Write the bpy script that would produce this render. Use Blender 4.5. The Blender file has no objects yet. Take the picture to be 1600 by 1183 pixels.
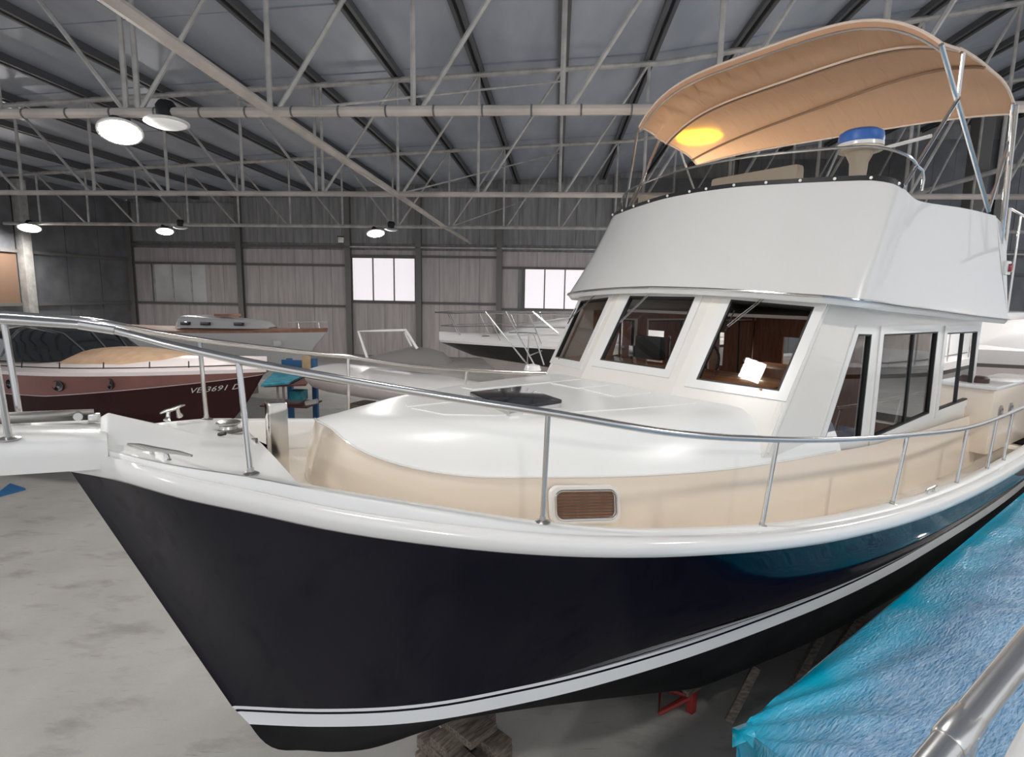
import bpy, bmesh, math, random
import numpy as np
from mathutils import Vector, Matrix

random.seed(7)
SC = bpy.context.scene
COL = SC.collection
# ------------------------------------------------------------------ camera
CAM_Z = 3.9
PITCH, ROLL, FPX = math.radians(8.3), math.radians(1.0), 890.0
cr, sr = math.cos(ROLL), math.sin(ROLL)
F = np.array([0, math.cos(PITCH), -math.sin(PITCH)])
U0 = np.array([0, math.sin(PITCH), math.cos(PITCH)])
R0 = np.array([1.0, 0, 0])
RT = R0 * cr + U0 * sr
UP = -R0 * sr + U0 * cr
C = np.array([0, 0, CAM_Z])
cam = bpy.data.cameras.new('camera')
cam.sensor_width = 36.0
cam.lens = 36.0 * FPX / 1600.0
cam.clip_start = 0.05
cam.clip_end = 300
cam_o = bpy.data.objects.new('camera', cam)
COL.objects.link(cam_o)
M = Matrix(((RT[0], UP[0], -F[0], 0), (RT[1], UP[1], -F[1], 0), (RT[2], UP[2], -F[2], CAM_Z), (0, 0, 0, 1)))
cam_o.matrix_world = M
SC.camera = cam_o
# ------------------------------------------------------------------ world and exposure
w = bpy.data.worlds.new('sky')
SC.world = w
w.use_nodes = True
w.node_tree.nodes['Background'].inputs[0].default_value = (0.92, 0.95, 1.0, 1)
w.node_tree.nodes['Background'].inputs[1].default_value = 0.8
SC.view_settings.view_transform = 'Standard'
SC.view_settings.look = 'None'
SC.view_settings.gamma = 1
SC.view_settings.use_curve_mapping = False
SC.view_settings.exposure = 0.06
LAMP = 200.0     # radiance of the lit high-bay lamps

# ------------------------------------------------------------------ frames
def ray(px, py):
    return F + RT * ((px - 800) / FPX) + UP * ((591.5 - py) / FPX)
YAW = math.radians(4.3)
E1 = np.array([math.cos(YAW), -math.sin(YAW), 0])
E2 = np.array([math.sin(YAW), math.cos(YAW), 0])
def hall(x, l, z):               # hall coordinates -> world
    p = E1 * x + E2 * l
    return (p[0], p[1], z)
def at_depth(px, py, l):          # the point l metres into the hall along a line of sight
    d = ray(px, py)
    return C + d * (l / (d @ E2))
def at_level(px, py, z):
    d = ray(px, py)
    return C + d * ((z - CAM_Z) / d[2])
HD = math.radians(54.3)
AX = np.array([math.sin(HD), math.cos(HD), 0])     # boat axis, pointing aft
PX = np.array([math.cos(HD), -math.sin(HD), 0])    # towards port
B0 = np.array([-2.324, 2.9, 0])
def b(u, v, z):                  # boat coordinates (aft of stem, to port, up) -> local to the boat's root
    return (u, -v, z)
def bw(u, v, z):
    p = B0 + AX * u + PX * v
    return np.array([p[0], p[1], z])

# ------------------------------------------------------------------ materials
MATS = {}
def mat(name, col, rough=0.5, metal=0.0, coat=0.0, emit=None, estr=0.0, ior=None, spec=None):
    m = bpy.data.materials.new(name)
    m.use_nodes = True
    p = m.node_tree.nodes['Principled BSDF']
    p.inputs['Base Color'].default_value = (*col, 1)
    p.inputs['Roughness'].default_value = rough
    p.inputs['Metallic'].default_value = metal
    p.inputs['Coat Weight'].default_value = coat
    p.inputs['Coat Roughness'].default_value = 0.03
    if spec is not None:
        p.inputs['Specular IOR Level'].default_value = spec
    if emit:
        p.inputs['Emission Color'].default_value = (*emit, 1)
        p.inputs['Emission Strength'].default_value = estr
    MATS[name] = m
    return m
def noise_mix(m, c1, c2, scale, detail=4, coord='Object', lo=0.35, hi=0.65, stretch=(1, 1, 1), bump=0.0, bscale=None, rough=None):
    nt = m.node_tree
    p = nt.nodes['Principled BSDF']
    tc = nt.nodes.new('ShaderNodeTexCoord')
    mp = nt.nodes.new('ShaderNodeMapping')
    mp.inputs['Scale'].default_value = stretch
    n = nt.nodes.new('ShaderNodeTexNoise')
    n.inputs['Scale'].default_value = scale
    n.inputs['Detail'].default_value = detail
    r = nt.nodes.new('ShaderNodeValToRGB')
    r.color_ramp.elements[0].position = lo
    r.color_ramp.elements[1].position = hi
    r.color_ramp.elements[0].color = (*c1, 1)
    r.color_ramp.elements[1].color = (*c2, 1)
    L = nt.links
    L.new(tc.outputs[coord], mp.inputs[0])
    L.new(mp.outputs[0], n.inputs['Vector'])
    L.new(n.outputs['Fac'], r.inputs[0])
    L.new(r.outputs[0], p.inputs['Base Color'])
    if rough:
        rr = nt.nodes.new('ShaderNodeMapRange')
        rr.inputs['To Min'].default_value, rr.inputs['To Max'].default_value = rough
        L.new(n.outputs['Fac'], rr.inputs[0])
        L.new(rr.outputs[0], p.inputs['Roughness'])
    if bump:
        n2 = nt.nodes.new('ShaderNodeTexNoise')
        n2.inputs['Scale'].default_value = bscale or scale * 4
        n2.inputs['Detail'].default_value = 3
        L.new(mp.outputs[0], n2.inputs['Vector'])
        bp = nt.nodes.new('ShaderNodeBump')
        bp.inputs['Strength'].default_value = bump
        bp.inputs['Distance'].default_value = 0.02
        L.new(n2.outputs['Fac'], bp.inputs['Height'])
        L.new(bp.outputs[0], p.inputs['Normal'])
    return m
def glass(name, tint, refl=0.9, ior=1.5):
    m = bpy.data.materials.new(name)
    m.use_nodes = True
    nt = m.node_tree
    nt.nodes.remove(nt.nodes['Principled BSDF'])
    out = nt.nodes['Material Output']
    t = nt.nodes.new('ShaderNodeBsdfTransparent')
    t.inputs[0].default_value = (*tint, 1)
    g = nt.nodes.new('ShaderNodeBsdfGlossy')
    g.inputs['Roughness'].default_value = 0.01
    g.inputs[0].default_value = (refl, refl, refl, 1)
    f = nt.nodes.new('ShaderNodeFresnel')
    f.inputs[0].default_value = ior
    mx = nt.nodes.new('ShaderNodeMixShader')
    nt.links.new(f.outputs[0], mx.inputs[0])
    nt.links.new(t.outputs[0], mx.inputs[1])
    nt.links.new(g.outputs[0], mx.inputs[2])
    nt.links.new(mx.outputs[0], out.inputs[0])
    MATS[name] = m
    return m

gel = mat('white_gelcoat', (0.80, 0.79, 0.77), 0.2, coat=0.6)
flygel = mat('flybridge_gelcoat', (0.70, 0.69, 0.67), 0.18, coat=0.7)
topside_white = mat('deck_white', (0.84, 0.84, 0.82), 0.3, coat=0.3)
cream = mat('cream_gelcoat', (0.80, 0.69, 0.57), 0.28, coat=0.4)
cream_light = mat('pale_cream_gelcoat', (0.80, 0.77, 0.72), 0.25, coat=0.5)
nonskid = noise_mix(mat('nonskid_deck', (0.7, 0.66, 0.6), 0.5), (0.74, 0.67, 0.58), (0.78, 0.71, 0.62), 30, bump=0.1, bscale=200)
navy = mat('navy_gelcoat', (0.0025, 0.002, 0.010), 0.04, spec=0.27)
bootw = mat('boot_stripe_white', (0.78, 0.80, 0.82), 0.2, coat=0.5)
antifoul = noise_mix(mat('antifouling_paint', (0.01, 0.01, 0.012), 0.75, spec=0.2), (0.005, 0.0055, 0.007), (0.011, 0.0115, 0.014), 3)
steel = mat('stainless_steel', (0.66, 0.65, 0.64), 0.16, metal=1.0)
steel_dark = mat('dull_stainless', (0.50, 0.49, 0.47), 0.3, metal=1.0)
steel_b = mat('brushed_stainless', (0.74, 0.73, 0.72), 0.27, metal=1.0)
rubber = mat('black_rubber', (0.012, 0.012, 0.013), 0.5)
blackglass = mat('smoked_hatch_glass', (0.006, 0.007, 0.010), 0.12, coat=0.3)
side_glass = glass('side_window_glass', (0.62, 0.64, 0.66), 0.95, 1.62)
cabin_glass = glass('tinted_cabin_glass', (0.82, 0.83, 0.82), 0.85, 1.26)
screen_glass = glass('smoked_acrylic', (0.52, 0.50, 0.47), 0.7, 1.4)
wood = noise_mix(mat('varnished_wood', (0.2, 0.07, 0.03), 0.25, coat=0.5), (0.34, 0.13, 0.045), (0.50, 0.21, 0.08), 4, stretch=(1, 1, 8))
dwood = noise_mix(mat('dark_wood', (0.1, 0.03, 0.02), 0.4), (0.26, 0.10, 0.05), (0.36, 0.15, 0.08), 4, stretch=(6, 6, 1))
timber = noise_mix(mat('old_timber', (0.2, 0.16, 0.13), 0.9), (0.10, 0.08, 0.065), (0.24, 0.20, 0.16), 9, stretch=(1, 6, 6), bump=0.4)
galv = noise_mix(mat('painted_steel_tube', (0.5, 0.49, 0.46), 0.5, metal=0.2), (0.44, 0.43, 0.41), (0.62, 0.60, 0.57), 3)
galv_pink = noise_mix(mat('weathered_chord_paint', (0.6, 0.5, 0.45), 0.5), (0.50, 0.46, 0.42), (0.70, 0.62, 0.57), 1.2)
purlin_m = mat('dark_purlin_steel', (0.14, 0.143, 0.15), 0.5, metal=0.3)
roof_m = noise_mix(mat('roof_sheet', (0.2, 0.22, 0.25), 0.40, metal=0.1), (0.43, 0.48, 0.57), (0.58, 0.63, 0.72), 0.9, stretch=(1, .25, 1), bump=0.15, bscale=3)
wall_m = noise_mix(mat('wall_sheet', (0.4, 0.38, 0.37), 0.5, metal=0.1), (0.50, 0.45, 0.45), (0.64, 0.58, 0.58), 1.3, stretch=(4, 4, .3))  # pink cast of the light around the windows put into the sheet colour
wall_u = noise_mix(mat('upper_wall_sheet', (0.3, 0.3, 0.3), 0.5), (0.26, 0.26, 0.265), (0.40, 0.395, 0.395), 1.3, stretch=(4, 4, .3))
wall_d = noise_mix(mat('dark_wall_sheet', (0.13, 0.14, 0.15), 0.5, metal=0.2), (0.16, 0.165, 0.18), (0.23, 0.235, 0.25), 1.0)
girt_m = mat('girt_steel', (0.16, 0.155, 0.15), 0.6)
column_m = mat('column_steel', (0.22, 0.21, 0.2), 0.55, metal=0.2)
pane_lit = mat('daylit_pane', (0.9, 0.88, 0.9), 0.4, emit=(1.0, 0.93, 0.97), estr=0.66)
pane_dim = noise_mix(mat('dull_pane', (0.5, 0.5, 0.5), 0.3), (0.55, 0.55, 0.55), (0.85, 0.85, 0.85), 0.35)  # reflection on the glass put into the pane colour
lampw = mat('lamp_enamel', (0.85, 0.85, 0.83), 0.35)
lamp_lit = mat('lit_lamp_diffuser', (1, 1, 1), 0.5, emit=(1.0, 0.97, 0.93), estr=LAMP)
lamp_pale = mat('faint_glow_diffuser', (0.85, 0.85, 0.82), 0.3, emit=(1, 1, 0.97), estr=0.25)  # diffuser of the unlit lamps, with a faint glow added
bluem = mat('blue_paint', (0.03, 0.13, 0.30), 0.45)
redm = mat('red_paint', (0.30, 0.03, 0.025), 0.5)
redlens = mat('red_lens', (0.25, 0.01, 0.02), 0.2, coat=1)
bluecap = mat('blue_vinyl', (0.03, 0.14, 0.48), 0.4)
vinyl = mat('cream_vinyl', (0.72, 0.64, 0.54), 0.5)
maroon = mat('maroon_paint', (0.035, 0.007, 0.008), 0.25, spec=0.25)
rust_m = noise_mix(mat('bronze_red_band', (0.3, 0.12, 0.1), 0.3, metal=0.4, coat=0.5), (0.24, 0.11, 0.10), (0.36, 0.15, 0.12), 0.8)
teak = noise_mix(mat('teak', (0.42, 0.22, 0.13), 0.6), (0.40, 0.20, 0.13), (0.52, 0.28, 0.18), 5)
tan_cover = noise_mix(mat('tan_canvas', (0.5, 0.36, 0.22), 0.8), (0.42, 0.27, 0.17), (0.50, 0.34, 0.22), 4)
white_b = mat('white_boat_gelcoat', (0.84, 0.82, 0.81), 0.25, coat=0.4)
pinkwhite = mat('aged_white_gelcoat', (0.76, 0.68, 0.66), 0.35, coat=0.3)
blackh = mat('black_gelcoat', (0.008, 0.008, 0.010), 0.15, coat=0.8)
greyp = mat('grey_cover', (0.20, 0.19, 0.185), 0.7)
darkglass = mat('dark_windscreen', (0.015, 0.018, 0.02), 0.1, coat=0.5)
ply = noise_mix(mat('plywood', (0.5, 0.36, 0.2), 0.7), (0.48, 0.34, 0.19), (0.58, 0.43, 0.26), 6)
redboard = mat('orange_board', (0.22, 0.135, 0.09), 0.6)

# concrete floor
conc = mat('concrete', (0.4, 0.39, 0.37), 0.55)
def build_concrete():
    nt = conc.node_tree
    L = nt.links
    p = nt.nodes['Principled BSDF']
    tc = nt.nodes.new('ShaderNodeTexCoord')
    def nz(scale, detail, st, rot=0.0):
        mp = nt.nodes.new('ShaderNodeMapping')
        mp.inputs['Scale'].default_value = st
        mp.inputs['Rotation'].default_value = (0, 0, rot)
        L.new(tc.outputs['Object'], mp.inputs[0])
        n = nt.nodes.new('ShaderNodeTexNoise')
        n.inputs['Scale'].default_value = scale
        n.inputs['Detail'].default_value = detail
        n.inputs['Roughness'].default_value = 0.6
        L.new(mp.outputs[0], n.inputs['Vector'])
        return n
    def ramp(n, lo, hi, c1, c2):
        r = nt.nodes.new('ShaderNodeValToRGB')
        r.color_ramp.elements[0].position, r.color_ramp.elements[1].position = lo, hi
        r.color_ramp.elements[0].color, r.color_ramp.elements[1].color = (*c1, 1), (*c2, 1)
        L.new(n.outputs['Fac'], r.inputs[0])
        return r
    base = ramp(nz(0.45, 8, (1, 1, 1)), 0.3, 0.7, (0.31, 0.305, 0.285), (0.45, 0.43, 0.405))
    blot = ramp(nz(1.3, 5, (1, 2.2, 1), 0.7), 0.30, 0.46, (0.62, 0.60, 0.59), (1, 1, 1))
    scr = ramp(nz(2.2, 3, (1, 9, 1), -0.75), 0.27, 0.36, (0.62, 0.6, 0.6), (1, 1, 1))
    fine = ramp(nz(40, 4, (1, 1, 1)), 0.2, 0.8, (0.9, 0.9, 0.9), (1, 1, 1))
    last = base
    for r in (blot, scr, fine):
        mx = nt.nodes.new('ShaderNodeMix')
        mx.data_type = 'RGBA'
        mx.blend_type = 'MULTIPLY'
        mx.inputs[0].default_value = 0.8
        L.new(last.outputs[0] if last is base else last.outputs[2], mx.inputs[6])
        L.new(r.outputs[0], mx.inputs[7])
        last = mx
    L.new(last.outputs[2], p.inputs['Base Color'])
build_concrete()

# bimini canvas: woven cloth that lets a little light through
canvas = bpy.data.materials.new('bimini_canvas')
canvas.use_nodes = True
def build_canvas():
    nt = canvas.node_tree
    L = nt.links
    nt.nodes.remove(nt.nodes['Principled BSDF'])
    out = nt.nodes['Material Output']
    d = nt.nodes.new('ShaderNodeBsdfDiffuse')
    d.inputs[0].default_value = (0.74, 0.49, 0.35, 1)
    t = nt.nodes.new('ShaderNodeBsdfTranslucent')
    t.inputs[0].default_value = (0.74, 0.41, 0.20, 1)
    m1 = nt.nodes.new('ShaderNodeMixShader')
    m1.inputs[0].default_value = 0.42
    L.new(d.outputs[0], m1.inputs[1])
    L.new(t.outputs[0], m1.inputs[2])
    # the weave passes part of the light nearly straight on, softened
    r = nt.nodes.new('ShaderNodeBsdfGlass')
    r.inputs['IOR'].default_value = 1.02
    r.inputs['Roughness'].default_value = 0.72
    r.inputs[0].default_value = (1.0, 0.50, 0.0, 1)
    m2 = nt.nodes.new('ShaderNodeMixShader')
    m2.inputs[0].default_value = 0.035
    L.new(m1.outputs[0], m2.inputs[1])
    L.new(r.outputs[0], m2.inputs[2])
    tc = nt.nodes.new('ShaderNodeTexCoord')
    mp = nt.nodes.new('ShaderNodeMapping')
    mp.inputs['Scale'].default_value = (1.1, 6, 1)
    mp.inputs['Rotation'].default_value = (0, 0, 0.35)
    n = nt.nodes.new('ShaderNodeTexNoise')
    n.inputs['Scale'].default_value = 1.6
    n.inputs['Detail'].default_value = 3
    bp = nt.nodes.new('ShaderNodeBump')
    bp.inputs['Strength'].default_value = 0.8
    bp.inputs['Distance'].default_value = 0.05
    L.new(tc.outputs['Object'], mp.inputs[0])
    L.new(mp.outputs[0], n.inputs['Vector'])
    L.new(n.outputs['Fac'], bp.inputs['Height'])
    L.new(bp.outputs[0], d.inputs['Normal'])
    L.new(m2.outputs[0], out.inputs[0])
build_canvas()

# blue film: cyan sheet, whitish bubbled layer over most of it
film = mat('blue_film', (0.0, 0.3, 0.5), 0.16, coat=0.6)
def build_film():
    nt = film.node_tree
    L = nt.links
    p = nt.nodes['Principled BSDF']
    tc = nt.nodes.new('ShaderNodeTexCoord')
    n0 = nt.nodes.new('ShaderNodeTexNoise')
    n0.inputs['Scale'].default_value = 1.3
    n0.inputs['Detail'].default_value = 3
    L.new(tc.outputs['Object'], n0.inputs['Vector'])
    sep = nt.nodes.new('ShaderNodeSeparateXYZ')
    L.new(tc.outputs['Object'], sep.inputs[0])
    a = nt.nodes.new('ShaderNodeMath')     # distance in from the outer edge, wobbling
    a.operation = 'MULTIPLY_ADD'
    L.new(n0.outputs['Fac'], a.inputs[0])
    a.inputs[1].default_value = 0.7
    L.new(sep.outputs['Y'], a.inputs[2])
    r = nt.nodes.new('ShaderNodeMapRange')
    r.inputs['From Min'].default_value = -2.25
    r.inputs['From Max'].default_value = -1.75
    r.inputs['To Min'].default_value = 1
    r.inputs['To Max'].default_value = 0
    L.new(a.outputs[0], r.inputs[0])
    mp = nt.nodes.new('ShaderNodeMapping')
    mp.inputs['Rotation'].default_value = (0, 0, 0.5)
    mp.inputs['Scale'].default_value = (1.0, 3.2, 1)
    L.new(tc.outputs['Object'], mp.inputs[0])
    n = nt.nodes.new('ShaderNodeTexNoise')
    n.inputs['Scale'].default_value = 9
    n.inputs['Detail'].default_value = 6
    n.inputs['Roughness'].default_value = 0.7
    L.new(mp.outputs[0], n.inputs['Vector'])
    cr_ = nt.nodes.new('ShaderNodeValToRGB')
    cr_.color_ramp.elements[0].position, cr_.color_ramp.elements[1].position = 0.3, 0.72
    cr_.color_ramp.elements[0].color = (0.14, 0.36, 0.64, 1)
    cr_.color_ramp.elements[1].color = (0.46, 0.68, 0.9, 1)
    L.new(n.outputs['Fac'], cr_.inputs[0])
    mx = nt.nodes.new('ShaderNodeMix')
    mx.data_type = 'RGBA'
    mx.inputs[6].default_value = (0.0, 0.45, 0.66, 1)
    L.new(cr_.outputs[0], mx.inputs[7])
    L.new(r.outputs[0], mx.inputs[0])
    L.new(mx.outputs[2], p.inputs['Base Color'])
    n2 = nt.nodes.new('ShaderNodeTexNoise')
    n2.inputs['Scale'].default_value = 22
    n2.inputs['Detail'].default_value = 5
    L.new(mp.outputs[0], n2.inputs['Vector'])
    bs = nt.nodes.new('ShaderNodeMath')
    bs.operation = 'MULTIPLY_ADD'
    L.new(r.outputs[0], bs.inputs[0])
    bs.inputs[1].default_value = 1.1
    bs.inputs[2].default_value = 0.12
    bp = nt.nodes.new('ShaderNodeBump')
    bp.inputs['Distance'].default_value = 0.03
    L.new(bs.outputs[0], bp.inputs['Strength'])
    L.new(n2.outputs['Fac'], bp.inputs['Height'])
    L.new(bp.outputs[0], p.inputs['Normal'])
build_film()

# ------------------------------------------------------------------ helpers
def tag(o, label=None, cat=None, group=None, kind=None):
    if label: o['label'] = label
    if cat: o['category'] = cat
    if group: o['group'] = group
    if kind: o['kind'] = kind
    return o
def empty(name, loc=(0, 0, 0), rz=0.0):
    o = bpy.data.objects.new(name, None)
    o.empty_display_size = 0.2
    COL.objects.link(o)
    o.location = loc
    o.rotation_euler = (0, 0, rz)
    return o
class MB:
    def __init__(s):
        s.v, s.f, s.mi = [], [], []
    def add(s, vs, fs, mi=0):
        k = len(s.v)
        s.v += [tuple(map(float, p)) for p in vs]
        s.f += [tuple(i + k for i in f) for f in fs]
        s.mi += [mi] * len(fs)
        return s
    def box(s, c, d, ax=None):
        c = np.array(c, float)
        X, Y, Z = [np.array(a, float) for a in (ax or ((1, 0, 0), (0, 1, 0), (0, 0, 1)))]
        vs = [c + X * (i * d[0] / 2) + Y * (j * d[1] / 2) + Z * (k * d[2] / 2) for i in (-1, 1) for j in (-1, 1) for k in (-1, 1)]
        return s.add(vs, [(0, 1, 3, 2), (4, 6, 7, 5), (0, 4, 5, 1), (2, 3, 7, 6), (0, 2, 6, 4), (1, 5, 7, 3)])
    def tube(s, pts, r, n=8, closed=False, cap=True):
        P = [np.array(p, float) for p in pts]
        m = len(P)
        rs = r if hasattr(r, '__len__') else [r] * m
        prev = None
        vs = []
        for i in range(m):
            if closed:
                t = P[(i + 1) % m] - P[i - 1]
            else:
                t = P[min(i + 1, m - 1)] - P[max(i - 1, 0)]
            t = t / (np.linalg.norm(t) + 1e-9)
            if prev is None:
                a = np.array([0, 0, 1.0]) if abs(t[2]) < 0.9 else np.array([1.0, 0, 0])
                nrm = np.cross(t, a)
            else:
                nrm = prev - t * (prev @ t)
            nrm = nrm / np.linalg.norm(nrm)
            prev = nrm
            bi = np.cross(t, nrm)
            for k in range(n):
                a = 2 * math.pi * k / n
                vs.append(P[i] + (nrm * math.cos(a) + bi * math.sin(a)) * rs[i])
        fs = []
        for i in range(m if closed else m - 1):
            for k in range(n):
                j = (i + 1) % m
                fs.append((i * n + k, i * n + (k + 1) % n, j * n + (k + 1) % n, j * n + k))
        if cap and not closed:
            fs.append(tuple(range(n - 1, -1, -1)))
            fs.append(tuple((m - 1) * n + k for k in range(n)))
        return s.add(vs, fs)
    def lathe(s, prof, c=(0, 0, 0), n=24, ax=None):
        X, Y, Z = [np.array(a, float) for a in (ax or ((1, 0, 0), (0, 1, 0), (0, 0, 1)))]
        c = np.array(c, float)
        vs, fs = [], []
        for r, z in prof:
            for k in range(n):
                a = 2 * math.pi * k / n
                vs.append(c + X * (r * math.cos(a)) + Y * (r * math.sin(a)) + Z * z)
        for i in range(len(prof) - 1):
            for k in range(n):
                fs.append((i * n + k, i * n + (k + 1) % n, (i + 1) * n + (k + 1) % n, (i + 1) * n + k))
        if prof[0][0] > 1e-4: fs.append(tuple(range(n - 1, -1, -1)))
        if prof[-1][0] > 1e-4: fs.append(tuple((len(prof) - 1) * n + k for k in range(n)))
        return s.add(vs, fs)
    def grid(s, rows, close_cols=False):
        n = len(rows[0])
        vs = [p for r in rows for p in r]
        fs = []
        for i in range(len(rows) - 1):
            for k in range(n if close_cols else n - 1):
                fs.append((i * n + k, i * n + (k + 1) % n, (i + 1) * n + (k + 1) % n, (i + 1) * n + k))
        return s.add(vs, fs)
    def build(s, name, m, parent=None, smooth=True, bevel=0.0, angle=35, thick=0.0, weld=True, sub=0, recalc=True):
        me = bpy.data.meshes.new(name)
        bm = bmesh.new()
        vv = [bm.verts.new(p) for p in s.v]
        for f, q in zip(s.f, s.mi):
            try:
                fc = bm.faces.new([vv[i] for i in f])
                fc.material_index = q
            except ValueError:
                pass
        if weld:
            bmesh.ops.remove_doubles(bm, verts=bm.verts, dist=1e-5)
        if recalc:
            bmesh.ops.recalc_face_normals(bm, faces=bm.faces)
        if bevel:
            es = [e for e in bm.edges if len(e.link_faces) == 2 and e.calc_face_angle(0) > math.radians(30)]
            bmesh.ops.bevel(bm, geom=es, offset=bevel, segments=2, affect='EDGES', profile=0.6)
        for f in bm.faces:
            f.smooth = smooth
        if smooth:
            for e in bm.edges:
                if len(e.link_faces) == 2 and e.calc_face_angle(0) > math.radians(angle):
                    e.smooth = False
        bm.to_mesh(me)
        bm.free()
        for q in (m if isinstance(m, (list, tuple)) else [m]):
            me.materials.append(q)
        o = bpy.data.objects.new(name, me)
        COL.objects.link(o)
        if parent: o.parent = parent
        if thick:
            md = o.modifiers.new('solid', 'SOLIDIFY')
            md.thickness = thick
            md.offset = 0
        if sub:
            md = o.modifiers.new('sub', 'SUBSURF')
            md.levels = md.render_levels = sub
        return o
def spl(x, xs, ys):
    xs = np.asarray(xs, float); ys = np.asarray(ys, float)
    x = np.atleast_1d(np.asarray(x, float))
    d = np.diff(ys) / np.diff(xs)
    m = np.empty_like(ys)
    m[0], m[-1] = d[0], d[-1]
    for i in range(1, len(xs) - 1):
        if d[i - 1] * d[i] <= 0:
            m[i] = 0.5 * (d[i - 1] + d[i]) * 0.4
        else:
            h0, h1 = xs[i] - xs[i - 1], xs[i + 1] - xs[i]
            m[i] = (d[i - 1] * h1 + d[i] * h0) / (h0 + h1)
    k = np.clip(np.searchsorted(xs, x) - 1, 0, len(xs) - 2)
    h = xs[k + 1] - xs[k]
    t = (x - xs[k]) / h
    o = (ys[k] * (2 * t**3 - 3 * t**2 + 1) + h * m[k] * (t**3 - 2 * t**2 + t) + ys[k + 1] * (-2 * t**3 + 3 * t**2) + h * m[k + 1] * (t**3 - t**2))
    return o
def s1(x, xs, ys):
    return float(spl(x, xs, ys)[0])
def poly_panel(name, outer, holes, m, parent, thick, nrm):
    """flat sheet with openings, given thickness along nrm"""
    bm = bmesh.new()
    es = []
    for loop in [outer] + holes:
        vs = [bm.verts.new(p) for p in loop]
        es += [bm.edges.new((vs[i], vs[(i + 1) % len(vs)])) for i in range(len(vs))]
    bmesh.ops.triangle_fill(bm, use_beauty=True, use_dissolve=False, edges=es)
    r = bmesh.ops.extrude_face_region(bm, geom=list(bm.faces))
    bmesh.ops.translate(bm, verts=[g for g in r['geom'] if isinstance(g, bmesh.types.BMVert)], vec=Vector(nrm) * thick)
    bmesh.ops.recalc_face_normals(bm, faces=bm.faces)
    me = bpy.data.meshes.new(name)
    bm.to_mesh(me)
    bm.free()
    me.materials.append(m)
    o = bpy.data.objects.new(name, me)
    COL.objects.link(o)
    if parent: o.parent = parent
    return o
def rot_to(d):
    return Vector(d).to_track_quat('Z', 'Y').to_matrix()

# ================================================================== SETTING
fl = MB().grid([[hall(-60, -12, 0), hall(60, -12, 0)], [hall(-60, 45, 0), hall(60, 45, 0)]]).build('floor', conc, smooth=False)
tag(fl, kind='structure')

WX0, WX1, WL = -27.15, 32.0, 35.0
def roof_z(x):
    return 10.65 + 0.05 * x if x < 3 else 10.8 + 0.15 * (x - 3)
# back wall: backing sheet, then rows of sheets between the girts
def hbox(mb, x0, x1, l0, l1, z0, z1):
    return mb.box(hall((x0 + x1) / 2, (l0 + l1) / 2, (z0 + z1) / 2), (x1 - x0, l1 - l0, z1 - z0), (E1, E2, (0, 0, 1)))
wb = MB()
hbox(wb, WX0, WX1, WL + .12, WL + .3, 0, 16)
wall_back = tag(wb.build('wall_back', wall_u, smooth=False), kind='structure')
WINS = [(-25.6, -21.9, 3.1, 5.5, pane_dim, 3), (-12.67, -8.7, 3.45, 6.02, pane_lit, 3), (-1.97, 2.9, 3.15, 5.5, pane_lit, 4)]
COLS = [-27.0, -19.8, -12.85, -8.45, -3.5, 3.3, 10.3, 17.3, 24.3, 31.3]
for i in range(len(COLS) - 1):
    x0, x1 = COLS[i], COLS[i + 1]
    mid = (x0 + x1) / 2
    rows = [(0.02, 3.0), (3.1, 5.5), (5.6, 6.5)] if i in (0, 1) or i >= 4 else [(0.02, 3.3), (3.4, 6.1), (6.2, 6.5)]
    rows.append((6.9, min(roof_z(x0), roof_z(x1)) - .05))
    n = max(3, round((x1 - x0) / 1.2))
    for z0, z1 in rows:
        for k in range(n):
            a, c2 = x0 + (x1 - x0) * k / n, x0 + (x1 - x0) * (k + 1) / n
            if any(wx0 - .1 < (a + c2) / 2 < wx1 + .1 and z0 < wz1 - .3 and z1 > wz0 + .3 for wx0, wx1, wz0, wz1, _, _ in WINS):
                continue
            mb = MB()
            off = random.uniform(0, .02)
            hbox(mb, a + .008, c2 - .008, WL - off, WL + .12, z0, z1)
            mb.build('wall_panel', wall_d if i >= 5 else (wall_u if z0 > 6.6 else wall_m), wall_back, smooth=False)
for i, (x0, x1, z0, z1, pm, n) in enumerate(WINS):
    fr = MB()
    hbox(fr, x0 - .08, x1 + .08, WL - .06, WL + .1, z1, z1 + .09)
    hbox(fr, x0 - .08, x1 + .08, WL - .06, WL + .1, z0 - .09, z0)
    for k in range(n + 1):
        xx = x0 + (x1 - x0) * k / n
        hbox(fr, xx - .035, xx + .035, WL - .06, WL + .1, z0, z1)
    wo = tag(fr.build('window_%d' % (i + 1), girt_m if pm is pane_lit else galv, smooth=False), kind='structure')
    for k in range(n):
        p = MB()
        hbox(p, x0 + (x1 - x0) * k / n + .035, x0 + (x1 - x0) * (k + 1) / n - .035, WL, WL + .04, z0, z1)
        p.build('pane', pm, wo, smooth=False)
# girts and columns of the back wall
for i in range(len(COLS) - 1):
    x0, x1 = COLS[i], COLS[i + 1]
    for z in ([3.05, 5.55] if i in (0, 1) or i >= 4 else [3.35, 6.15]) + [6.7]:
        g = MB()
        hbox(g, x0, x1, WL - .14, WL, z - .07, z + .07)
        g.build('girt', girt_m, wall_back, smooth=False)
for x in COLS:
    c_ = MB()
    hbox(c_, x - .17, x + .17, WL - .30, WL - .27, 0, roof_z(x))
    hbox(c_, x - .02, x + .02, WL - .27, WL - .05, 0, roof_z(x))
    hbox(c_, x - .17, x + .17, WL - .05, WL - .02, 0, roof_z(x))
    c_.build('column', column_m, wall_back, smooth=False)
g = MB()
hbox(g, -13, 30, WL - .3, WL - .2, 6.62, 6.72)
g.build('pipe', galv, wall_back, smooth=False)
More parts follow.
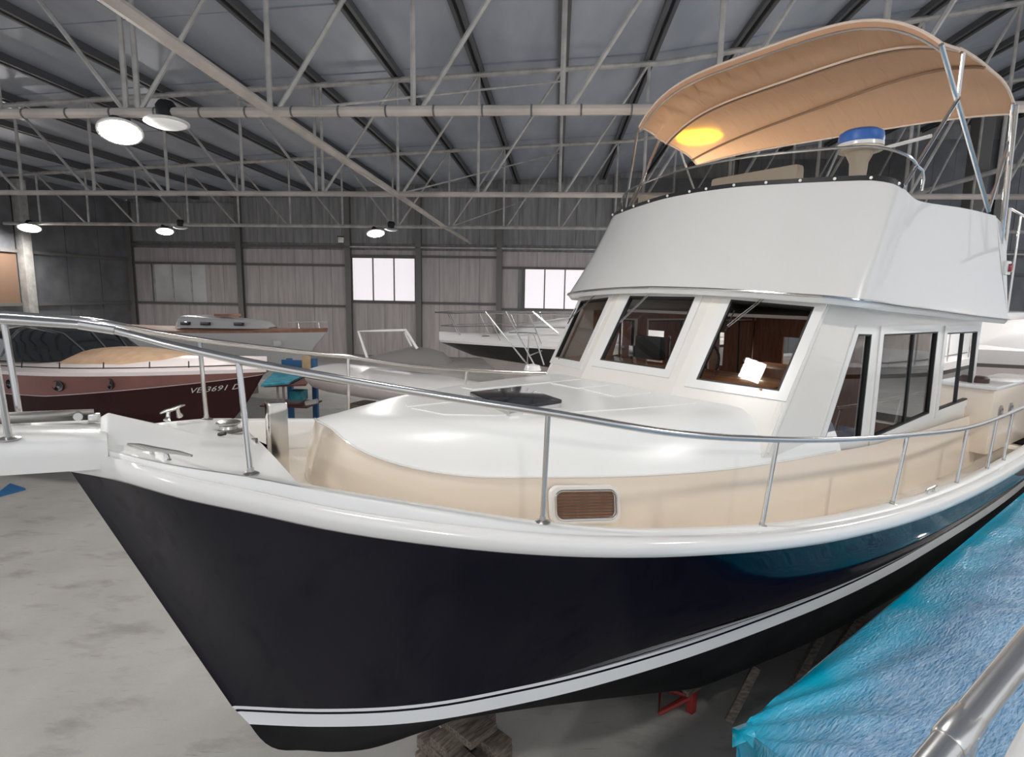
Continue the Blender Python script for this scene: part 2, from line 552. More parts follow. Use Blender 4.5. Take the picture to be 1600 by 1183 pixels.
# left wall (only its far end shows)
wl = MB()
hbox(wl, WX0 - .3, WX0 - .12, 16, WL + .3, 0, 10)
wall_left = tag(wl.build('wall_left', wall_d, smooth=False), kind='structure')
for l0, l1 in [(19, 27.2), (27.9, 34.8)]:
    for z0, z1 in [(.02, 2.95), (3.1, 5.6), (5.75, 9)]:
        n = 3
        for k in range(n):
            a, c2 = l0 + (l1 - l0) * k / n, l0 + (l1 - l0) * (k + 1) / n
            p = MB()
            hbox(p, WX0 - .12, WX0 + random.uniform(0, .02), a + .02, c2 - .02, z0, z1)
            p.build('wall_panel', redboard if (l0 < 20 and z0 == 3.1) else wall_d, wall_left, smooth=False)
    for z in (3.02, 5.68):
        p = MB()
        hbox(p, WX0 - .02, WX0 + .12, l0, l1, z - .08, z + .08)
        p.build('girt', girt_m, wall_left, smooth=False)
p = MB()
hbox(p, WX0 - .05, WX0 + .35, 27.3, 27.8, 0, 9.2)
p.build('column', galv, wall_left, smooth=False, bevel=.02)
p = MB()
hbox(p, 20.4, 21.1, 31.0, 31.7, 0, 13.3)
sc_ = tag(p.build('steel_column', column_m, smooth=False, bevel=.04), 'thick grey steel column standing behind the flybridge canopy legs', 'column')
MB().tube([tuple(at_depth(1424, 304, 30.5)), tuple(at_depth(1612, 252, 30.5))], .13, 8).build('brace', galv, sc_)
# roof: sheets between dark double purlins
TR_L = [2.0, 10.0, 18.0, 26.5, 35.0]
xs = [-27.5 + 2.5 * k for k in range(25)]
cl = MB()
cl.grid([[hall(x, l, roof_z(x) + .25) for x in xs] for l in (-6, 35.3)])
ceiling = tag(cl.build('ceiling', roof_m, smooth=False, thick=.06), kind='structure')
edges = [-6, 2, 10, 18, 26.5, 35]
for i in range(len(xs) - 1):
    x0, x1 = xs[i], xs[i + 1]
    for j in range(5):
        for l0, l1 in [(edges[j] + .05, (edges[j] + edges[j + 1]) / 2 - .02), ((edges[j] + edges[j + 1]) / 2 + .02, edges[j + 1] - .05)]:
            mb = MB()
            dz = random.uniform(-.015, .015)
            top = [hall(x, l, roof_z(x) + dz + dd) for dd in (.16, .22) for x, l in ((x0 + .02, l0), (x1 - .02, l0), (x1 - .02, l1), (x0 + .02, l1))]
            mb.add(top, [(0, 1, 2, 3), (7, 6, 5, 4), (0, 4, 5, 1), (1, 5, 6, 2), (2, 6, 7, 3), (3, 7, 4, 0)])
            mb.build('roof_panel', roof_m, ceiling, smooth=False)
for x in xs:
    mb = MB()
    for dx in (-.085, .085):
        mb.box(hall(x + dx, 14.6, roof_z(x) + .05), (.06, 41, .22), (E1, E2, (0, 0, 1)))
        mb.box(hall(x + dx * 1.3, 14.6, roof_z(x) - .06), (.09, 41, .025), (E1, E2, (0, 0, 1)))
    mb.build('purlin', purlin_m, ceiling, smooth=False)
# roof trusses
ZC = 6.95
XC = -7.5
TLAB = {2.0: 'steel tube roof truss spanning overhead above the camera', 10.0: 'nearest steel tube roof truss in view, crossing above the yacht bow',
        18.0: 'second steel tube roof truss from the front, behind the canopy', 26.5: 'farthest free steel roof truss, close before the back wall',
        35.0: 'slim roof truss standing against the back wall'}
for l in TR_L[1:4] + [2.0]:
    root = empty('roof_truss', hall(0, l, 0))
    tag(root, TLAB[l], 'truss', 'steel roof trusses')
    oz = np.array(hall(0, l, 0))
    def tl(x, z, dl=0): return tuple(np.array(hall(x, l + dl, z)) - oz)
    k0, k1 = -26.9, 31.0
    rb = .085 if l < 12 else .08
    mb = MB(); mb.tube([tl(k0, ZC), tl(3, ZC), tl(k1, ZC)], rb, 10); ch = mb.build('bottom_chord', galv_pink if l < 20 else galv, root)
    if l == 10.0:
        rg = MB()
        for q in np.arange(-12, 8, .82):
            rg.tube([tl(q, ZC), tl(q + .03, ZC)], .094, 10)
        tag(rg.build('pipe_clamp', girt_m, ch), kind='stuff')
    mb = MB(); mb.tube([tl(k0, roof_z(k0) - .12), tl(3, roof_z(3) - .12), tl(k1, roof_z(k1) - .12)], .085, 8); mb.build('top_chord', galv, root)
    xk = [XC + 2.5 * i for i in range(-8, 16)]
    for x in xk:
        if x < k0 or x > k1: continue
        for dx in ((-.11, .11) if abs(x - XC) < .1 else (0,)):
            mb = MB(); mb.tube([tl(x + dx, ZC), tl(x + dx, roof_z(x) - .12)], .048, 6); mb.build('vertical', galv, root)
        for sgn in (-1, 1):
            if (sgn < 0 and x <= XC + .1 and x - 2.5 > k0) or (sgn > 0 and x >= XC - .1 and x + 2.5 < k1):
                mb = MB(); mb.tube([tl(x + sgn * .12, ZC), tl(x + sgn * 2.5, roof_z(x + sgn * 2.5) - .12)], .042, 6); mb.build('diagonal', galv, root)
# longitudinal tube at the first node right of the centre, and thin bracing
mb = MB(); mb.tube([hall(-4.72, 2.0, ZC + .02), hall(-5.0, 10.0, ZC + .02), hall(-5.05, 18.0, ZC), hall(-5.2, 26.5, ZC), hall(-5.2, 34.6, ZC)], .09, 10)
lt = tag(mb.build('tie_tube', galv_pink), 'long steel tie tube running away along the hall between the trusses', 'tie tube')
for i, (a, c2) in enumerate([((-10, 10, ZC), (-7.5, 2, 10.2)), ((-5, 10, ZC), (-10, 18, 10.1)), ((-5, 10, ZC), (0, 18, 10.55)), ((-5, 18, ZC), (-10, 26.5, 10.1)), ((-5, 18, ZC), (0, 26.5, 10.55)), ((-5, 26.5, ZC), (-.4, 34.4, 10.3)), ((-5, 2, ZC), (-10, 10, 10.05)), ((-5, 2, ZC), (0, 10, 10.5))]):
    mb = MB(); mb.tube([hall(*a), hall(c2[0], c2[1], c2[2] - .35)], .028, 6); mb.build('brace_rod', galv, lt)

# ------------------------------------------------------------------ high-bay lamps
def highbay(x, l, z, lit, label, tilt=0.0, r=.33):
    root = empty('high_bay_lamp', hall(x, l, z))
    tag(root, label, 'lamp', 'high-bay lamps under the trusses')
    root.rotation_euler = (tilt, tilt * .6, 0)
    MB().lathe([(r, 0), (r * 1.08, .012), (r * 1.08, .035), (r * .9, .06), (r * .5, .09), (.0, .10)], n=28).build('reflector', lampw, root)
    MB().lathe([(0, -.06), (r * .4, -.055), (r * .75, -.035), (r * .96, .004)], n=28).build('diffuser', lamp_lit if lit else lamp_pale, root)
    mb = MB().lathe([(.10, .08), (.16, .12), (.17, .30), (.12, .38), (0, .39)], n=16)
    mb.build('ballast_housing', rubber, root)
    top = max(.43, ZC - z + .02)
    MB().tube([(0, 0, .38), (0, 0, top)], .015, 6).build('hanger', steel_dark, root)
    return root
highbay(-7.76, 10.0, 6.62, True, 'large lit high-bay lamp under the nearest truss, glaring white', tilt=-.38)
highbay(-6.88, 10.0, 6.76, False, 'unlit white dish lamp with black housing, beside the glaring large lamp', tilt=-.06)
highbay(2.25, 10.0, 6.5, True, 'lit high-bay lamp glowing through the tan canopy canvas', r=.36)
highbay(-25.6, 26.5, 6.72, True, 'lit high-bay lamp in front of the pale column on the left wall', r=.45, tilt=-.3)
highbay(-18.7, 26.5, 6.62, True, 'lit high-bay lamp above the dull grey window', r=.36, tilt=-.3)
highbay(-17.9, 26.5, 6.80, False, 'unlit small dish lamp right beside the lamp above the dull grey window', tilt=.2, r=.3)
highbay(-8.44, 26.5, 6.62, True, 'lit high-bay lamp above the bright three-pane window', r=.4, tilt=-.3)
highbay(-7.72, 26.5, 6.80, False, 'unlit small dish lamp right beside the lamp above the bright window', tilt=.2, r=.3)
for x, l, t_ in [(-6.5, 2.0, 'added lit high-bay lamp overhead, unseen to the left of the camera'), (6.5, 2.0, 'added lit high-bay lamp overhead, unseen to the right of the camera'),
               (4.5, 18.0, 'added lit high-bay lamp in the second row, hidden behind the flybridge front'), (9.5, 18.0, 'added lit high-bay lamp in the second row, hidden behind the flybridge side'),
               (5.5, 26.5, 'added lit high-bay lamp in the far row, hidden behind the flybridge front'), (12.5, 26.5, 'added lit high-bay lamp in the far row, hidden behind the flybridge side'),
               (9.5, 10.0, 'added lit high-bay lamp, hidden behind the canopy at the right'), (2.0, -5.0, 'added lit high-bay lamp, unseen behind the camera, nearer the yacht'),
               (-8, -5, 'added lit high-bay lamp, unseen behind the camera, over the open floor')]:
    highbay(x, l, 6.6, True, t_, r=.36)  # extra lamps out of view, added to light the hall
def flood(p, aim, label, lit, s=.34):
    root = empty('flood_light', p)
    tag(root, label, 'floodlight')
    root.rotation_euler = Vector(aim).to_track_quat('-Z', 'Y').to_euler()
    MB().box((0, 0, .05), (s, s, .09)).build('housing', rubber, root, bevel=.01)
    MB().box((0, 0, -.002), (s * .86, s * .86, .012)).build('lens', lit, root, smooth=False)
    MB().tube([(-s * .55, 0, .05), (-s * .55, 0, .22), (s * .55, 0, .22), (s * .55, 0, .05)], .012, 6).build('bracket', steel_dark, root)
    bpy.context.view_layer.update()
    tp_ = root.matrix_world.inverted() @ Vector((p[0], p[1], ZC))
    MB().tube([(0, 0, .22), tuple(tp_)], .012, 6).build('hanger', steel_dark, root)
flood(hall(-10.09, 26.45, 6.32), (.3, -1, -.5), 'small black floodlight hung left of the bright three-pane window', galv, .3)
# ================================================================== THE YACHT
yacht = empty('motor_yacht', tuple(B0), math.atan2(AX[1], AX[0]))
tag(yacht, 'large navy and white trawler yacht with flybridge and tan canopy, standing in front', 'boat')
Y = yacht
VU = [0, .1, .3, .7, 1, 1.5, 2, 2.5, 3, 3.7, 4.7, 6, 8, 10.6]
VV = [.03, .16, .45, .80, 1.01, 1.31, 1.56, 1.76, 1.88, 1.99, 2.06, 2.08, 2.05, 1.95]
def vf(u): return s1(u, VU, VV)
SU = [0, .25, .5, .75, 1, 1.5, 2, 2.5, 3.45, 4.13, 5.06, 6.44, 8.06, 10.6]
SZ = [2.95, 2.935, 2.875, 2.815, 2.748, 2.645, 2.563, 2.50, 2.376, 2.298, 2.212, 2.133, 2.10, 2.10]
def sz(u): return s1(u, SU, SZ)
def cz(u): return s1(u, [0, .25, .5, .742, 1, 1.5, 2.02, 2.5, 3.49, 5.16, 6.5, 8, 10.6], [3.10, 3.07, 3.03, 2.99, 2.93, 2.82, 2.705, 2.62, 2.475, 2.31, 2.225, 2.2, 2.19])
WU = [.694, 1.146, 1.48, 1.85, 2.225, 3.12, 4.26, 5.97, 7.2, 8.26, 10.6]
WZ = [1.269, 1.276, 1.289, 1.307, 1.333, 1.395, 1.488, 1.605, 1.70, 1.76, 1.87]
def wz(u): return s1(u, WU, WZ)
def wv(u): return max(0.0, s1(u, [.69, 1.15, 1.5, 2.3, 3.3, 4.6, 6.8, 8.6, 10.6], [0, .36, .6, .98, 1.31, 1.61, 1.86, 1.92, 1.86]))
NS = 72
SS = [ (i / NS) ** 1.5 for i in range(NS + 1)]
LU = 10.5
def hull_row(s):
    us = LU * s
    S = np.array([us, max(vf(us) - .02, .012), sz(us)])
    uw = .694 + (LU - .694) * s
    W = np.array([uw, max(wv(uw), .012), wz(uw)])
    wd = .126 + .015 * min(1, s * 2.4)
    ub = .694 + .087 + (LU - .781) * s
    Bt = np.array([ub, max(wv(ub) * .995, .012), wz(ub) - wd])
    uk = 1.107 + (LU - 1.107) * s
    zk = s1(uk, [1.107, 1.3, 1.5, 2, 3, 10.6], [.744, .64, .56, .47, .42, .38])
    K = np.array([uk, .03 * min(1, s * 20), zk])
    return S, W, Bt, K
rows_top, rows_b = [], {k: [] for k in ('pin', 'gap', 'boot', 'bot')}
for s in SS:
    S, W, Bt, K = hull_row(s)
    fr = min(1, s * 8)
    bul = -.02 * math.exp(-((s - .10) / .10) ** 2) + (.115 * min(1, max(0, (s - .13) / .22)) - .05 * min(1, max(0, (s - .42) / .3)))
    row = []
    for j in range(11):
        t = j / 10
        q = S + (W - S) * t
        q[1] = max(.012, q[1] + bul * fr * math.sin(math.pi * t ** 1.35))
        row.append(q)
    rows_top.append(row)
    p1 = W + (Bt - W) * .17
    p2 = W + (Bt - W) * .30
    rows_b['pin'].append([W, p1])
    rows_b['gap'].append([p1, p2])
    rows_b['boot'].append([p2, Bt])
    br = [Bt]
    for j in range(1, 9):
        t = j / 8
        a = t * math.pi / 2
        full = min(1, max(0, (s - .10) / .22))
        vr = (1 - t) ** 1.15 * (1 - full) + (math.cos(a) ** .75 if j < 8 else 0) * full
        zr_f = t * (1 - full) + (math.sin(a) ** 1.15) * full
        q = np.array([Bt[0] + (K[0] - Bt[0]) * t, K[1] + (Bt[1] - K[1]) * vr, Bt[2] + (K[2] - Bt[2]) * zr_f])
        q[2] -= .06 * math.sin(math.pi * t) * math.exp(-s / .02)
        q[0] -= .03 * math.sin(math.pi * t) * math.exp(-s / .02)
        br.append(q)
    rows_b['bot'].append(br)
def both(rows):
    mb = MB()
    for sg in (1, -1):
        mb.grid([[b(q[0], sg * q[1], q[2]) for q in r] for r in rows])
    return mb
def close_ends(rows):
    mb = both(rows)
    n = len(rows[-1])
    last = rows[-1]
    mb.add([b(q[0], q[1], q[2]) for q in last] + [b(q[0], -q[1], q[2]) for q in last], [(i, i + 1, n + i + 1, n + i) for i in range(n - 1)])
    return mb
close_ends(rows_top).build('topsides', navy, Y)
both(rows_b['pin']).build('pinstripe', bootw, Y)
both(rows_b['gap']).build('stripe_gap', navy, Y)
both(rows_b['boot']).build('boot_stripe', bootw, Y)
close_ends(rows_b['bot']).build('hull_bottom', antifoul, Y)
# rub rail and cap
rub, cap = [], []
for s in SS:
    us = LU * s
    v, z = vf(us), sz(us)
    c0 = cz(us)
    h = .115
    e = .05 * min(1, .3 + s * 30)
    P = [(v - .03, z), (v - .005, z - .004), (v + e * .75, z + .016), (v + e, z + h * .45), (v + e * .8, z + h * .8), (v + e * .2, z + h), (v - .035, z + h * .98)]
    rub.append([np.array([us, max(p[0], .004), p[1]]) for p in P])
    k = min(1, .25 + s * 14)
    top = max(c0, z + h * .98 + .006)
    P2 = [(v - .03, z + h * .9), (v - .03, top - .012), (v - .042, top), (v - .13 * k, top + .004), (v - .145 * k, top - .008), (v - .15 * k, top - (.05 if us < .9 else .05 + .2 * min(1, (us - .9) / .4)))]
    cap.append([np.array([us, max(p[0], .002), p[1]]) for p in P2])
both(rub).build('rub_rail', gel, Y, angle=60)
both(cap).build('gunwale_cap', topside_white, Y, angle=50)
# bow platform (level with the cap), well and side decks
pl = []
UPF = .93
for i in range(13):
    u = .02 + (UPF - .02) * i / 12
    v = max(vf(u) - .05, .01)
    pl.append([b(u, v * q, cz(u) + .004 + .03 * (1 - q * q)) for q in np.linspace(-1, 1, 13)])
mb = MB().grid(pl)
last = pl[-1]
mb.add(list(last) + [(p[0] + .01, p[1] * .74, p[2] - .3) for p in last], [(i, i + 1, 14 + i, 13 + i) for i in range(12)])
mb.build('bow_platform', topside_white, Y, angle=40)
# raised wedge on the bow platform
zt = cz(.6) + .035
A, Bq, Cq, D = b(.185, -.02, 3.235), b(.165, .21, 3.075), b(.165, -.25, 3.075), b(.66, -.02, cz(.66) + .03)
E_, G_ = b(.55, .36, cz(.55) + .005), b(.55, -.38, cz(.55) + .005)
A2, B2, C2 = b(.15, -.02, 3.215), b(.135, .2, 3.03), b(.135, -.24, 3.03)
MB().add([A, Bq, Cq, D, E_, G_, A2, B2, C2], [(0, 1, 4, 3), (0, 3, 5, 2), (0, 6, 7, 1), (0, 2, 8, 6), (6, 8, 7), (1, 7, 8, 2, 5, 3, 4)]).build('bow_wedge', topside_white, Y, bevel=.008)
dk = []
for i in range(61):
    u = UPF + (LU - UPF) * i / 60
    v = max(vf(u) - .10 - .14 * math.exp(-(u - .93) / .6), .01)
    dk.append([b(u, v * q, cz(u) - .24 + .02 * (1 - q * q)) for q in np.linspace(-1, 1, 9)])
MB().grid(dk).build('deck', nonskid, Y)
# trunk cabin
CR = [(1.31, 0, 3.055), (1.325, .12, 3.05), (1.345, .205, 3.032), (1.371, .265, 2.995), (1.436, .36, 2.94), (1.613, .535, 2.86), (1.873, .72, 2.80), (2.459, 1.0, 2.755), (3.06, 1.216, 2.72), (3.75, 1.385, 2.69), (4.346, 1.435, 2.66), (5.07, 1.468, 2.631), (6.2, 1.475, 2.57), (8.75, 1.475, 2.57)]
par = np.cumsum([0] + [math.dist(CR[i][:2], CR[i + 1][:2]) for i in range(len(CR) - 1)])
def crease(t):
    return np.array([s1(t, par, [q[k] for q in CR]) for k in range(3)])
def ztop(u, v):
    return 3.085 - .045 * (v / 1.2) ** 2
tr_side, tr_top, bead = [], [], []
NT = 84
for i in range(NT + 1):
    t = par[-1] * i / NT
    q = crease(t)
    dq = crease(min(t + .02, par[-1])) - crease(max(t - .02, 0))
    nr = np.array([-dq[1], dq[0]]); nr /= np.linalg.norm(nr)
    fr = max(0, 1 - q[1] / .9)
    out = .045 + .05 * fr
    base = np.array([q[0] + nr[0] * out, max(q[1] + nr[1] * out, 0), cz(max(q[0], UPF)) - .245])
    if i == 0: base[1] = 0.0
    row = []
    for j in range(7):
        tt = j / 6
        row.append(np.array([base[0] + (q[0] - base[0]) * tt ** 1.6, base[1] + (q[1] - base[1]) * tt ** 1.6, base[2] + (q[2] - base[2]) * tt]))
    tr_side.append(row)
    if q[0] < 5.3: bead.append(q + np.array([nr[0] * .006, nr[1] * .006, 0]))
    cc = np.array([max(q[0], 1.31) + .55 * max(0, 1 - (q[0] - 1.31) / 1.6), 0, 0])
    L_ = np.linalg.norm(cc[:2] - q[:2]) + 1e-6
    row = [q]
    wdt = .34
    for d in (.02, .05, .09, .14, .2, .28, .36, .45, .6, .8, 1.0):
        f_ = min(1, d / max(L_, .3)) if L_ > .3 else d
        if d == 1.0: f_ = 1.0
        xy = q[:2] + (cc[:2] - q[:2]) * f_
        dist = L_ * f_
        sm = 1 - (1 - min(1, dist / wdt)) ** 2.4
        zt_ = ztop(xy[0], xy[1])
        row.append(np.array([xy[0], xy[1], q[2] + (max(zt_, q[2] + .001) - q[2]) * sm]))
    if q[0] < 5.4: tr_top.append(row)
both(tr_side).build('trunk_side', cream, Y, angle=60)
both(tr_top).build('trunk_top', topside_white, Y, angle=60)
for sg in (1, -1):
    MB().tube([b(q[0], sg * q[1], q[2]) for q in bead], .008, 6).build('trunk_bead', gel, Y)
# raised non-skid panels on the trunk top
def top_panel(pts):
    mb = MB()
    bt = [b(u, v, ztop(u, v) - .004) for u, v in pts]
    tp = [b(u, v, ztop(u, v) + .007) for u, v in pts]
    n = len(pts)
    mb.add(bt + tp, [tuple(range(n, 2 * n))] + [(i, (i + 1) % n, n + (i + 1) % n, n + i) for i in range(n)])
    mb.build('nonskid_panel', topside_white, Y, smooth=False)
for sg in (1, -1):
    top_panel([(1.95, sg * .03), (2.72, sg * .03), (2.72, sg * .62), (2.35, sg * .52), (2.05, sg * .33)])
    top_panel([(2.78, sg * .47), (2.78, sg * .66), (3.4, sg * .80), (4.05, sg * .90), (4.05, sg * .47)])
    top_panel([(3.62, sg * .03), (4.02, sg * .03), (4.05, sg * .43), (3.62, sg * .43)])
# smoked deck hatch
def w2b(p):
    d = np.array(p) - B0
    return (float(d @ AX), float(d @ PX))
hq = [w2b(at_level(x_, y_, 3.142)) for x_, y_ in ((735, 612), (815, 603), (877, 624), (796, 636))]
def prism(pts, z0, z1, off):
    cx = np.mean([p[0] for p in pts]); cy = np.mean([p[1] for p in pts])
    P = [(cx + (u - cx) * off, cy + (v - cy) * off) for u, v in pts]
    n = len(P)
    return MB().add([b(u, v, z0) for u, v in P] + [b(u, v, z1) for u, v in P], [tuple(range(n - 1, -1, -1)), tuple(range(n, 2 * n))] + [(i, (i + 1) % n, n + (i + 1) % n, n + i) for i in range(n)])
hat = prism(hq, 3.06, 3.125, 1.0).build('deck_hatch', steel, Y, bevel=.01)
prism(hq, 3.11, 3.142, 1.02).build('hatch_glass', blackglass, hat, bevel=.012)
MB().tube([b(2.83, .10, 3.08), b(2.78, .22, 3.09), b(2.80, .30, 3.09)], .012, 6).build('hatch_hinge', steel_dark, hat)
# opening port light in the trunk side
def rrect(cx, cy, w_, h_, r, n=5):
    pts = []
    for sx, sy, a0 in ((1, 1, 0), (-1, 1, 90), (-1, -1, 180), (1, -1, 270)):
        for k in range(n + 1):
            a = math.radians(a0 + 90 * k / n)
            pts.append((cx + sx * (w_ / 2 - r) + r * math.cos(a), cy + sy * (h_ / 2 - r) + r * math.sin(a)))
    return pts
def port_light(sg):
    def side(u, z):
        i = min(range(len(tr_side)), key=lambda k: abs(tr_side[k][5][0] - u) + (100 if tr_side[k][5][1] < .5 else 0))
        r = tr_side[i]
        tt = min(range(7), key=lambda k: abs(r[k][2] - z))
        return r[tt][1]
    uc, zc = 2.66, 2.565
    va, vb = side(2.44, zc), side(2.92, zc)
    def P(x, y, o):
        sl = (vb - va) / .48
        return b(uc + x, sg * ((va + vb) / 2 + sl * x + o - .10 * y), zc + y - .08 * x)
    fr = MB()
    O, I = rrect(0, 0, .47, .25, .06), rrect(0, 0, .40, .18, .045)
    n = len(O)
    fr.add([P(x, y, 0) for x, y in O] + [P(x * .985, y * .98, .025) for x, y in O] + [P(x, y, .025) for x, y in I] + [P(x, y, .004) for x, y in I],
           [(q * n + i, q * n + (i + 1) % n, (q + 1) * n + (i + 1) % n, (q + 1) * n + i) for q in range(3) for i in range(n)])
    f = fr.build('port_light', cream_light, Y, angle=50)
    MB().tube([P(x, y, .026) for x, y in rrect(0, 0, .41, .19, .05)], .008, 6, closed=True).build('trim_ring', steel, f)
    g_ = MB().add([P(x, y, .010) for x, y in I], [tuple(range(n))])
    g_.build('screen', mat('brown_screen_%d' % sg, (0.12, 0.085, 0.06), .45, coat=.3), f)
    sl = MB()
    for k in range(9):
        yy = -.08 + .02 * k
        sl.tube([P(-.19, yy, .012), P(.19, yy, .012)], .004, 4)
    tag(sl.build('screen_rib', dwood, f), kind='stuff')
port_light(1); port_light(-1)
# cleats
def cleat(u, v, z, ang, sg=1, L=.27):
    t = np.array([math.cos(ang), math.sin(ang)])
    def q(a, h): return b(u + t[0] * a, v + t[1] * a, z + h)
    mb = MB().tube([q(-L / 2, .062), q(-L * .3, .066), q(-L * .1, .062), q(L * .1, .062), q(L * .3, .066), q(L / 2, .062)], [.006, .011, .014, .014, .011, .006], 8)
    c_ = mb.build('cleat', steel_dark, Y)
    for a in (-.05, .05):
        MB().tube([q(a * 1.5, 0), q(a * 1.2, .02), q(a, .058)], [.022, .013, .011], 8).build('cleat_foot', steel, c_)
def w2b(p):
    d = np.array(p) - B0
    return (float(d @ AX), float(d @ PX))
ca, cb_ = np.array(w2b(at_level(200, 693, 3.10))), np.array(w2b(at_level(300, 716, 3.085)))
cm, cd = (ca + cb_) / 2, cb_ - ca
cleat(cm[0], cm[1], 3.035, math.atan2(cd[1], cd[0]), L=float(np.linalg.norm(cd)))
cleat(.53, -.57, cz(.5) + .03, math.radians(-55))
cleat(5.9, 1.99, cz(5.9), 0, L=.24); cleat(5.9, -1.99, cz(5.9), 0, L=.24)
# capstan (chrome drum) on the platform
MB().lathe([(.092, 0), (.096, .006), (.07, .012), (.055, .022), (.05, .04), (.068, .05), (.074, .056), (.074, .064), (.06, .07), (0, .072)], b(.80, -.22, cz(.8) + .03), 24).build('capstan', steel_dark, Y)
MB().tube([b(.90, -.02, cz(.9) + .035), b(.91, .05, cz(.9) + .05), b(.90, .10, cz(.9) + .03)], .008, 6).build('deck_eye', steel, Y)
MB().tube([b(.72, -.06, cz(.72) + .04), b(.75, -.02, cz(.72) + .05)], .012, 6).build('padeye', rubber, Y)
# samson post sheathed in polished steel
px_, pw = [], .052
sp = MB()
for u_, v_, z_ in ((1.02, .14, 2.78), (1.03, .07, 3.0), (1.05, .02, 3.21)):
    sp.v  # rows below
S_ = []
for z_, k in ((2.74, 1), (3.15, 1), (3.205, 1.0), (3.225, .92)):
    S_.append([b(1.035 + k * dx, .03 + k * dv, z_) for dx, dv in ((-.055, -.055), (.055, -.055), (.055, .055), (-.055, .055))])
MB().grid(S_, True).add(S_[-1], [(0, 1, 2, 3)]).build('samson_post', mat('polished_post', (0.72, 0.68, 0.63), .12, metal=1.0), Y, bevel=.006)
# pulpit slab
pu = []
for u, w_, zt_, th in ((.17, .25, 3.150, .16), (.08, .26, 3.165, .165), (-.3, .27, 3.20, .165), (-.9, .25, 3.235, .16), (-1.5, .22, 3.27, .15), (-1.75, .12, 3.285, .13)):
    pu.append([b(u, w_ * .97, zt_ - th), b(u, w_, zt_ - th * .5), b(u, w_, zt_ - .02), b(u, w_ - .02, zt_), b(u, -w_ + .02, zt_), b(u, -w_, zt_ - .02), b(u, -w_, zt_ - th * .5), b(u, -w_ * .97, zt_ - th)])
mb = MB().grid(pu, True)
mb.add(pu[-1], [tuple(range(8))]); mb.add(pu[0], [tuple(range(8))])
mb.build('pulpit', topside_white, Y, angle=50)
ro = MB()
ro.add([b(-1.5, -.10, 3.275), b(.12, -.16, 3.175), b(.12, -.16, 3.235), b(-1.5, -.10, 3.335)], [(0, 1, 2, 3)])
o = ro.build('anchor_channel', steel_dark, Y, thick=.008)
MB().tube([b(.05, -.20, 3.21), b(.05, -.10, 3.21)], .022, 10).build('roller_pin', steel, o)
MB().box(b(.12, -.14, 3.19), (.06, .06, .05)).build('channel_end', steel, o, bevel=.01)
# bow rail
RU = [-.22, -.02, .17, .45, .734, 1.037, 1.407, 1.746, 2.037, 2.69, 3.564, 4.319, 5.3, 6.697, 7.65, 8.66, 9.6]
RV = [.25, .24, .235, .45, .69, .90, 1.13, 1.32, 1.476, 1.707, 1.869, 1.934, 1.97, 1.97, 1.956, 1.928, 1.9]
RZ = [3.755, 3.735, 3.712, 3.632, 3.56, 3.496, 3.421, 3.356, 3.303, 3.165, 3.04, 2.952, 2.862, 2.75, 2.735, 2.74, 2.74]
def rail(u): return (u, s1(u, RU, RV), s1(u, RU, RZ))
for sg in (1, -1):
    pts = []
    for u in list(np.linspace(-1.6, -.22, 8)[:-1]):
        pts.append(b(u, sg * (.25 - .06 * max(0, (-u - .8))), 3.755 + .03 * (-u - .22)))
    for u in np.linspace(-.22, 9.6, 90):
        p = rail(u)
        pts.append(b(p[0], sg * p[1], p[2]))
    rl = MB().tube(pts, .0205, 12).build('bow_rail', steel, Y)
    MB().tube([b(.10, sg * .237, 3.722), b(.24, sg * .275, 3.695)], .022, 10).build('rail_joint', steel, rl)
    for uf, vo, ut in ((.742, .73, .722), (2.023, 1.469, 2.035), (3.488, 1.858, 3.564), (5.163, 1.968, 5.30), (6.532, 1.985, 6.69), (7.47, 1.965, 7.6), (8.05, 1.955, 8.2)):
        r_ = rail(ut)
        zf = cz(uf) + .006
        st = MB().tube([b(uf, sg * vo, zf), b(r_[0], sg * r_[1], r_[2])], .0145, 10).build('stanchion', steel, Y)
        MB().lathe([(.042, 0), (.042, .005), (.03, .012), (.018, .016), (.016, .035), (0, .036)], b(uf, sg * vo, zf - .002), 16).build('stanchion_base', steel_dark, st)
MB().tube([b(-1.6, .2, 3.80), b(-1.72, 0, 3.8), b(-1.6, -.2, 3.80)], .0205, 8).build('bow_rail_tip', steel, Y)
for sg in (1, -1):
    st = MB().tube([b(-.20, sg * .235, 3.19), b(-.225, sg * .25, 3.75)], .0155, 10).build('stanchion', steel, Y)
    MB().lathe([(.045, 0), (.045, .006), (.025, .014), (0, .015)], b(-.20, sg * .235, 3.192), 16).build('stanchion_base', steel_dark, st)

# ------------------------------------------------------------------ deckhouse
VS = 1.42
def cu(z): return 4.485 + .59 * (z - 3.2)         # corner line between windscreen and side
def fu(z): return 4.215 + .59 * (z - 3.2)         # edge of the centre facet, at v = .57
def side_wall(sg):
    v = VS * sg
    outer = [b(cu(2.72), v, 2.72), b(cu(3.94), v, 3.94), b(6.0, v, 3.88), b(8.75, v, 3.76), b(8.75, v, 2.5), b(5.2, v, 2.5)]
    W = [[(5.10, 2.70), (5.535, 3.62), (5.80, 3.61), (5.80, 2.645)],
         [(6.07, 2.62), (6.05, 3.605), (7.36, 3.60), (7.40, 2.715)],
         [(7.66, 2.72), (7.63, 3.58), (8.60, 3.575), (8.67, 2.765)]]
    poly_panel('cabin_side', outer, [[b(u, v, z) for u, z in q] for q in W], cream_light, Y, .05, (0, sg, 0))
    for k, q in enumerate(W):
        window([np.array([u, v, z]) for u, z in q], np.array([0, sg, 0.0]), slider=(k > 0))
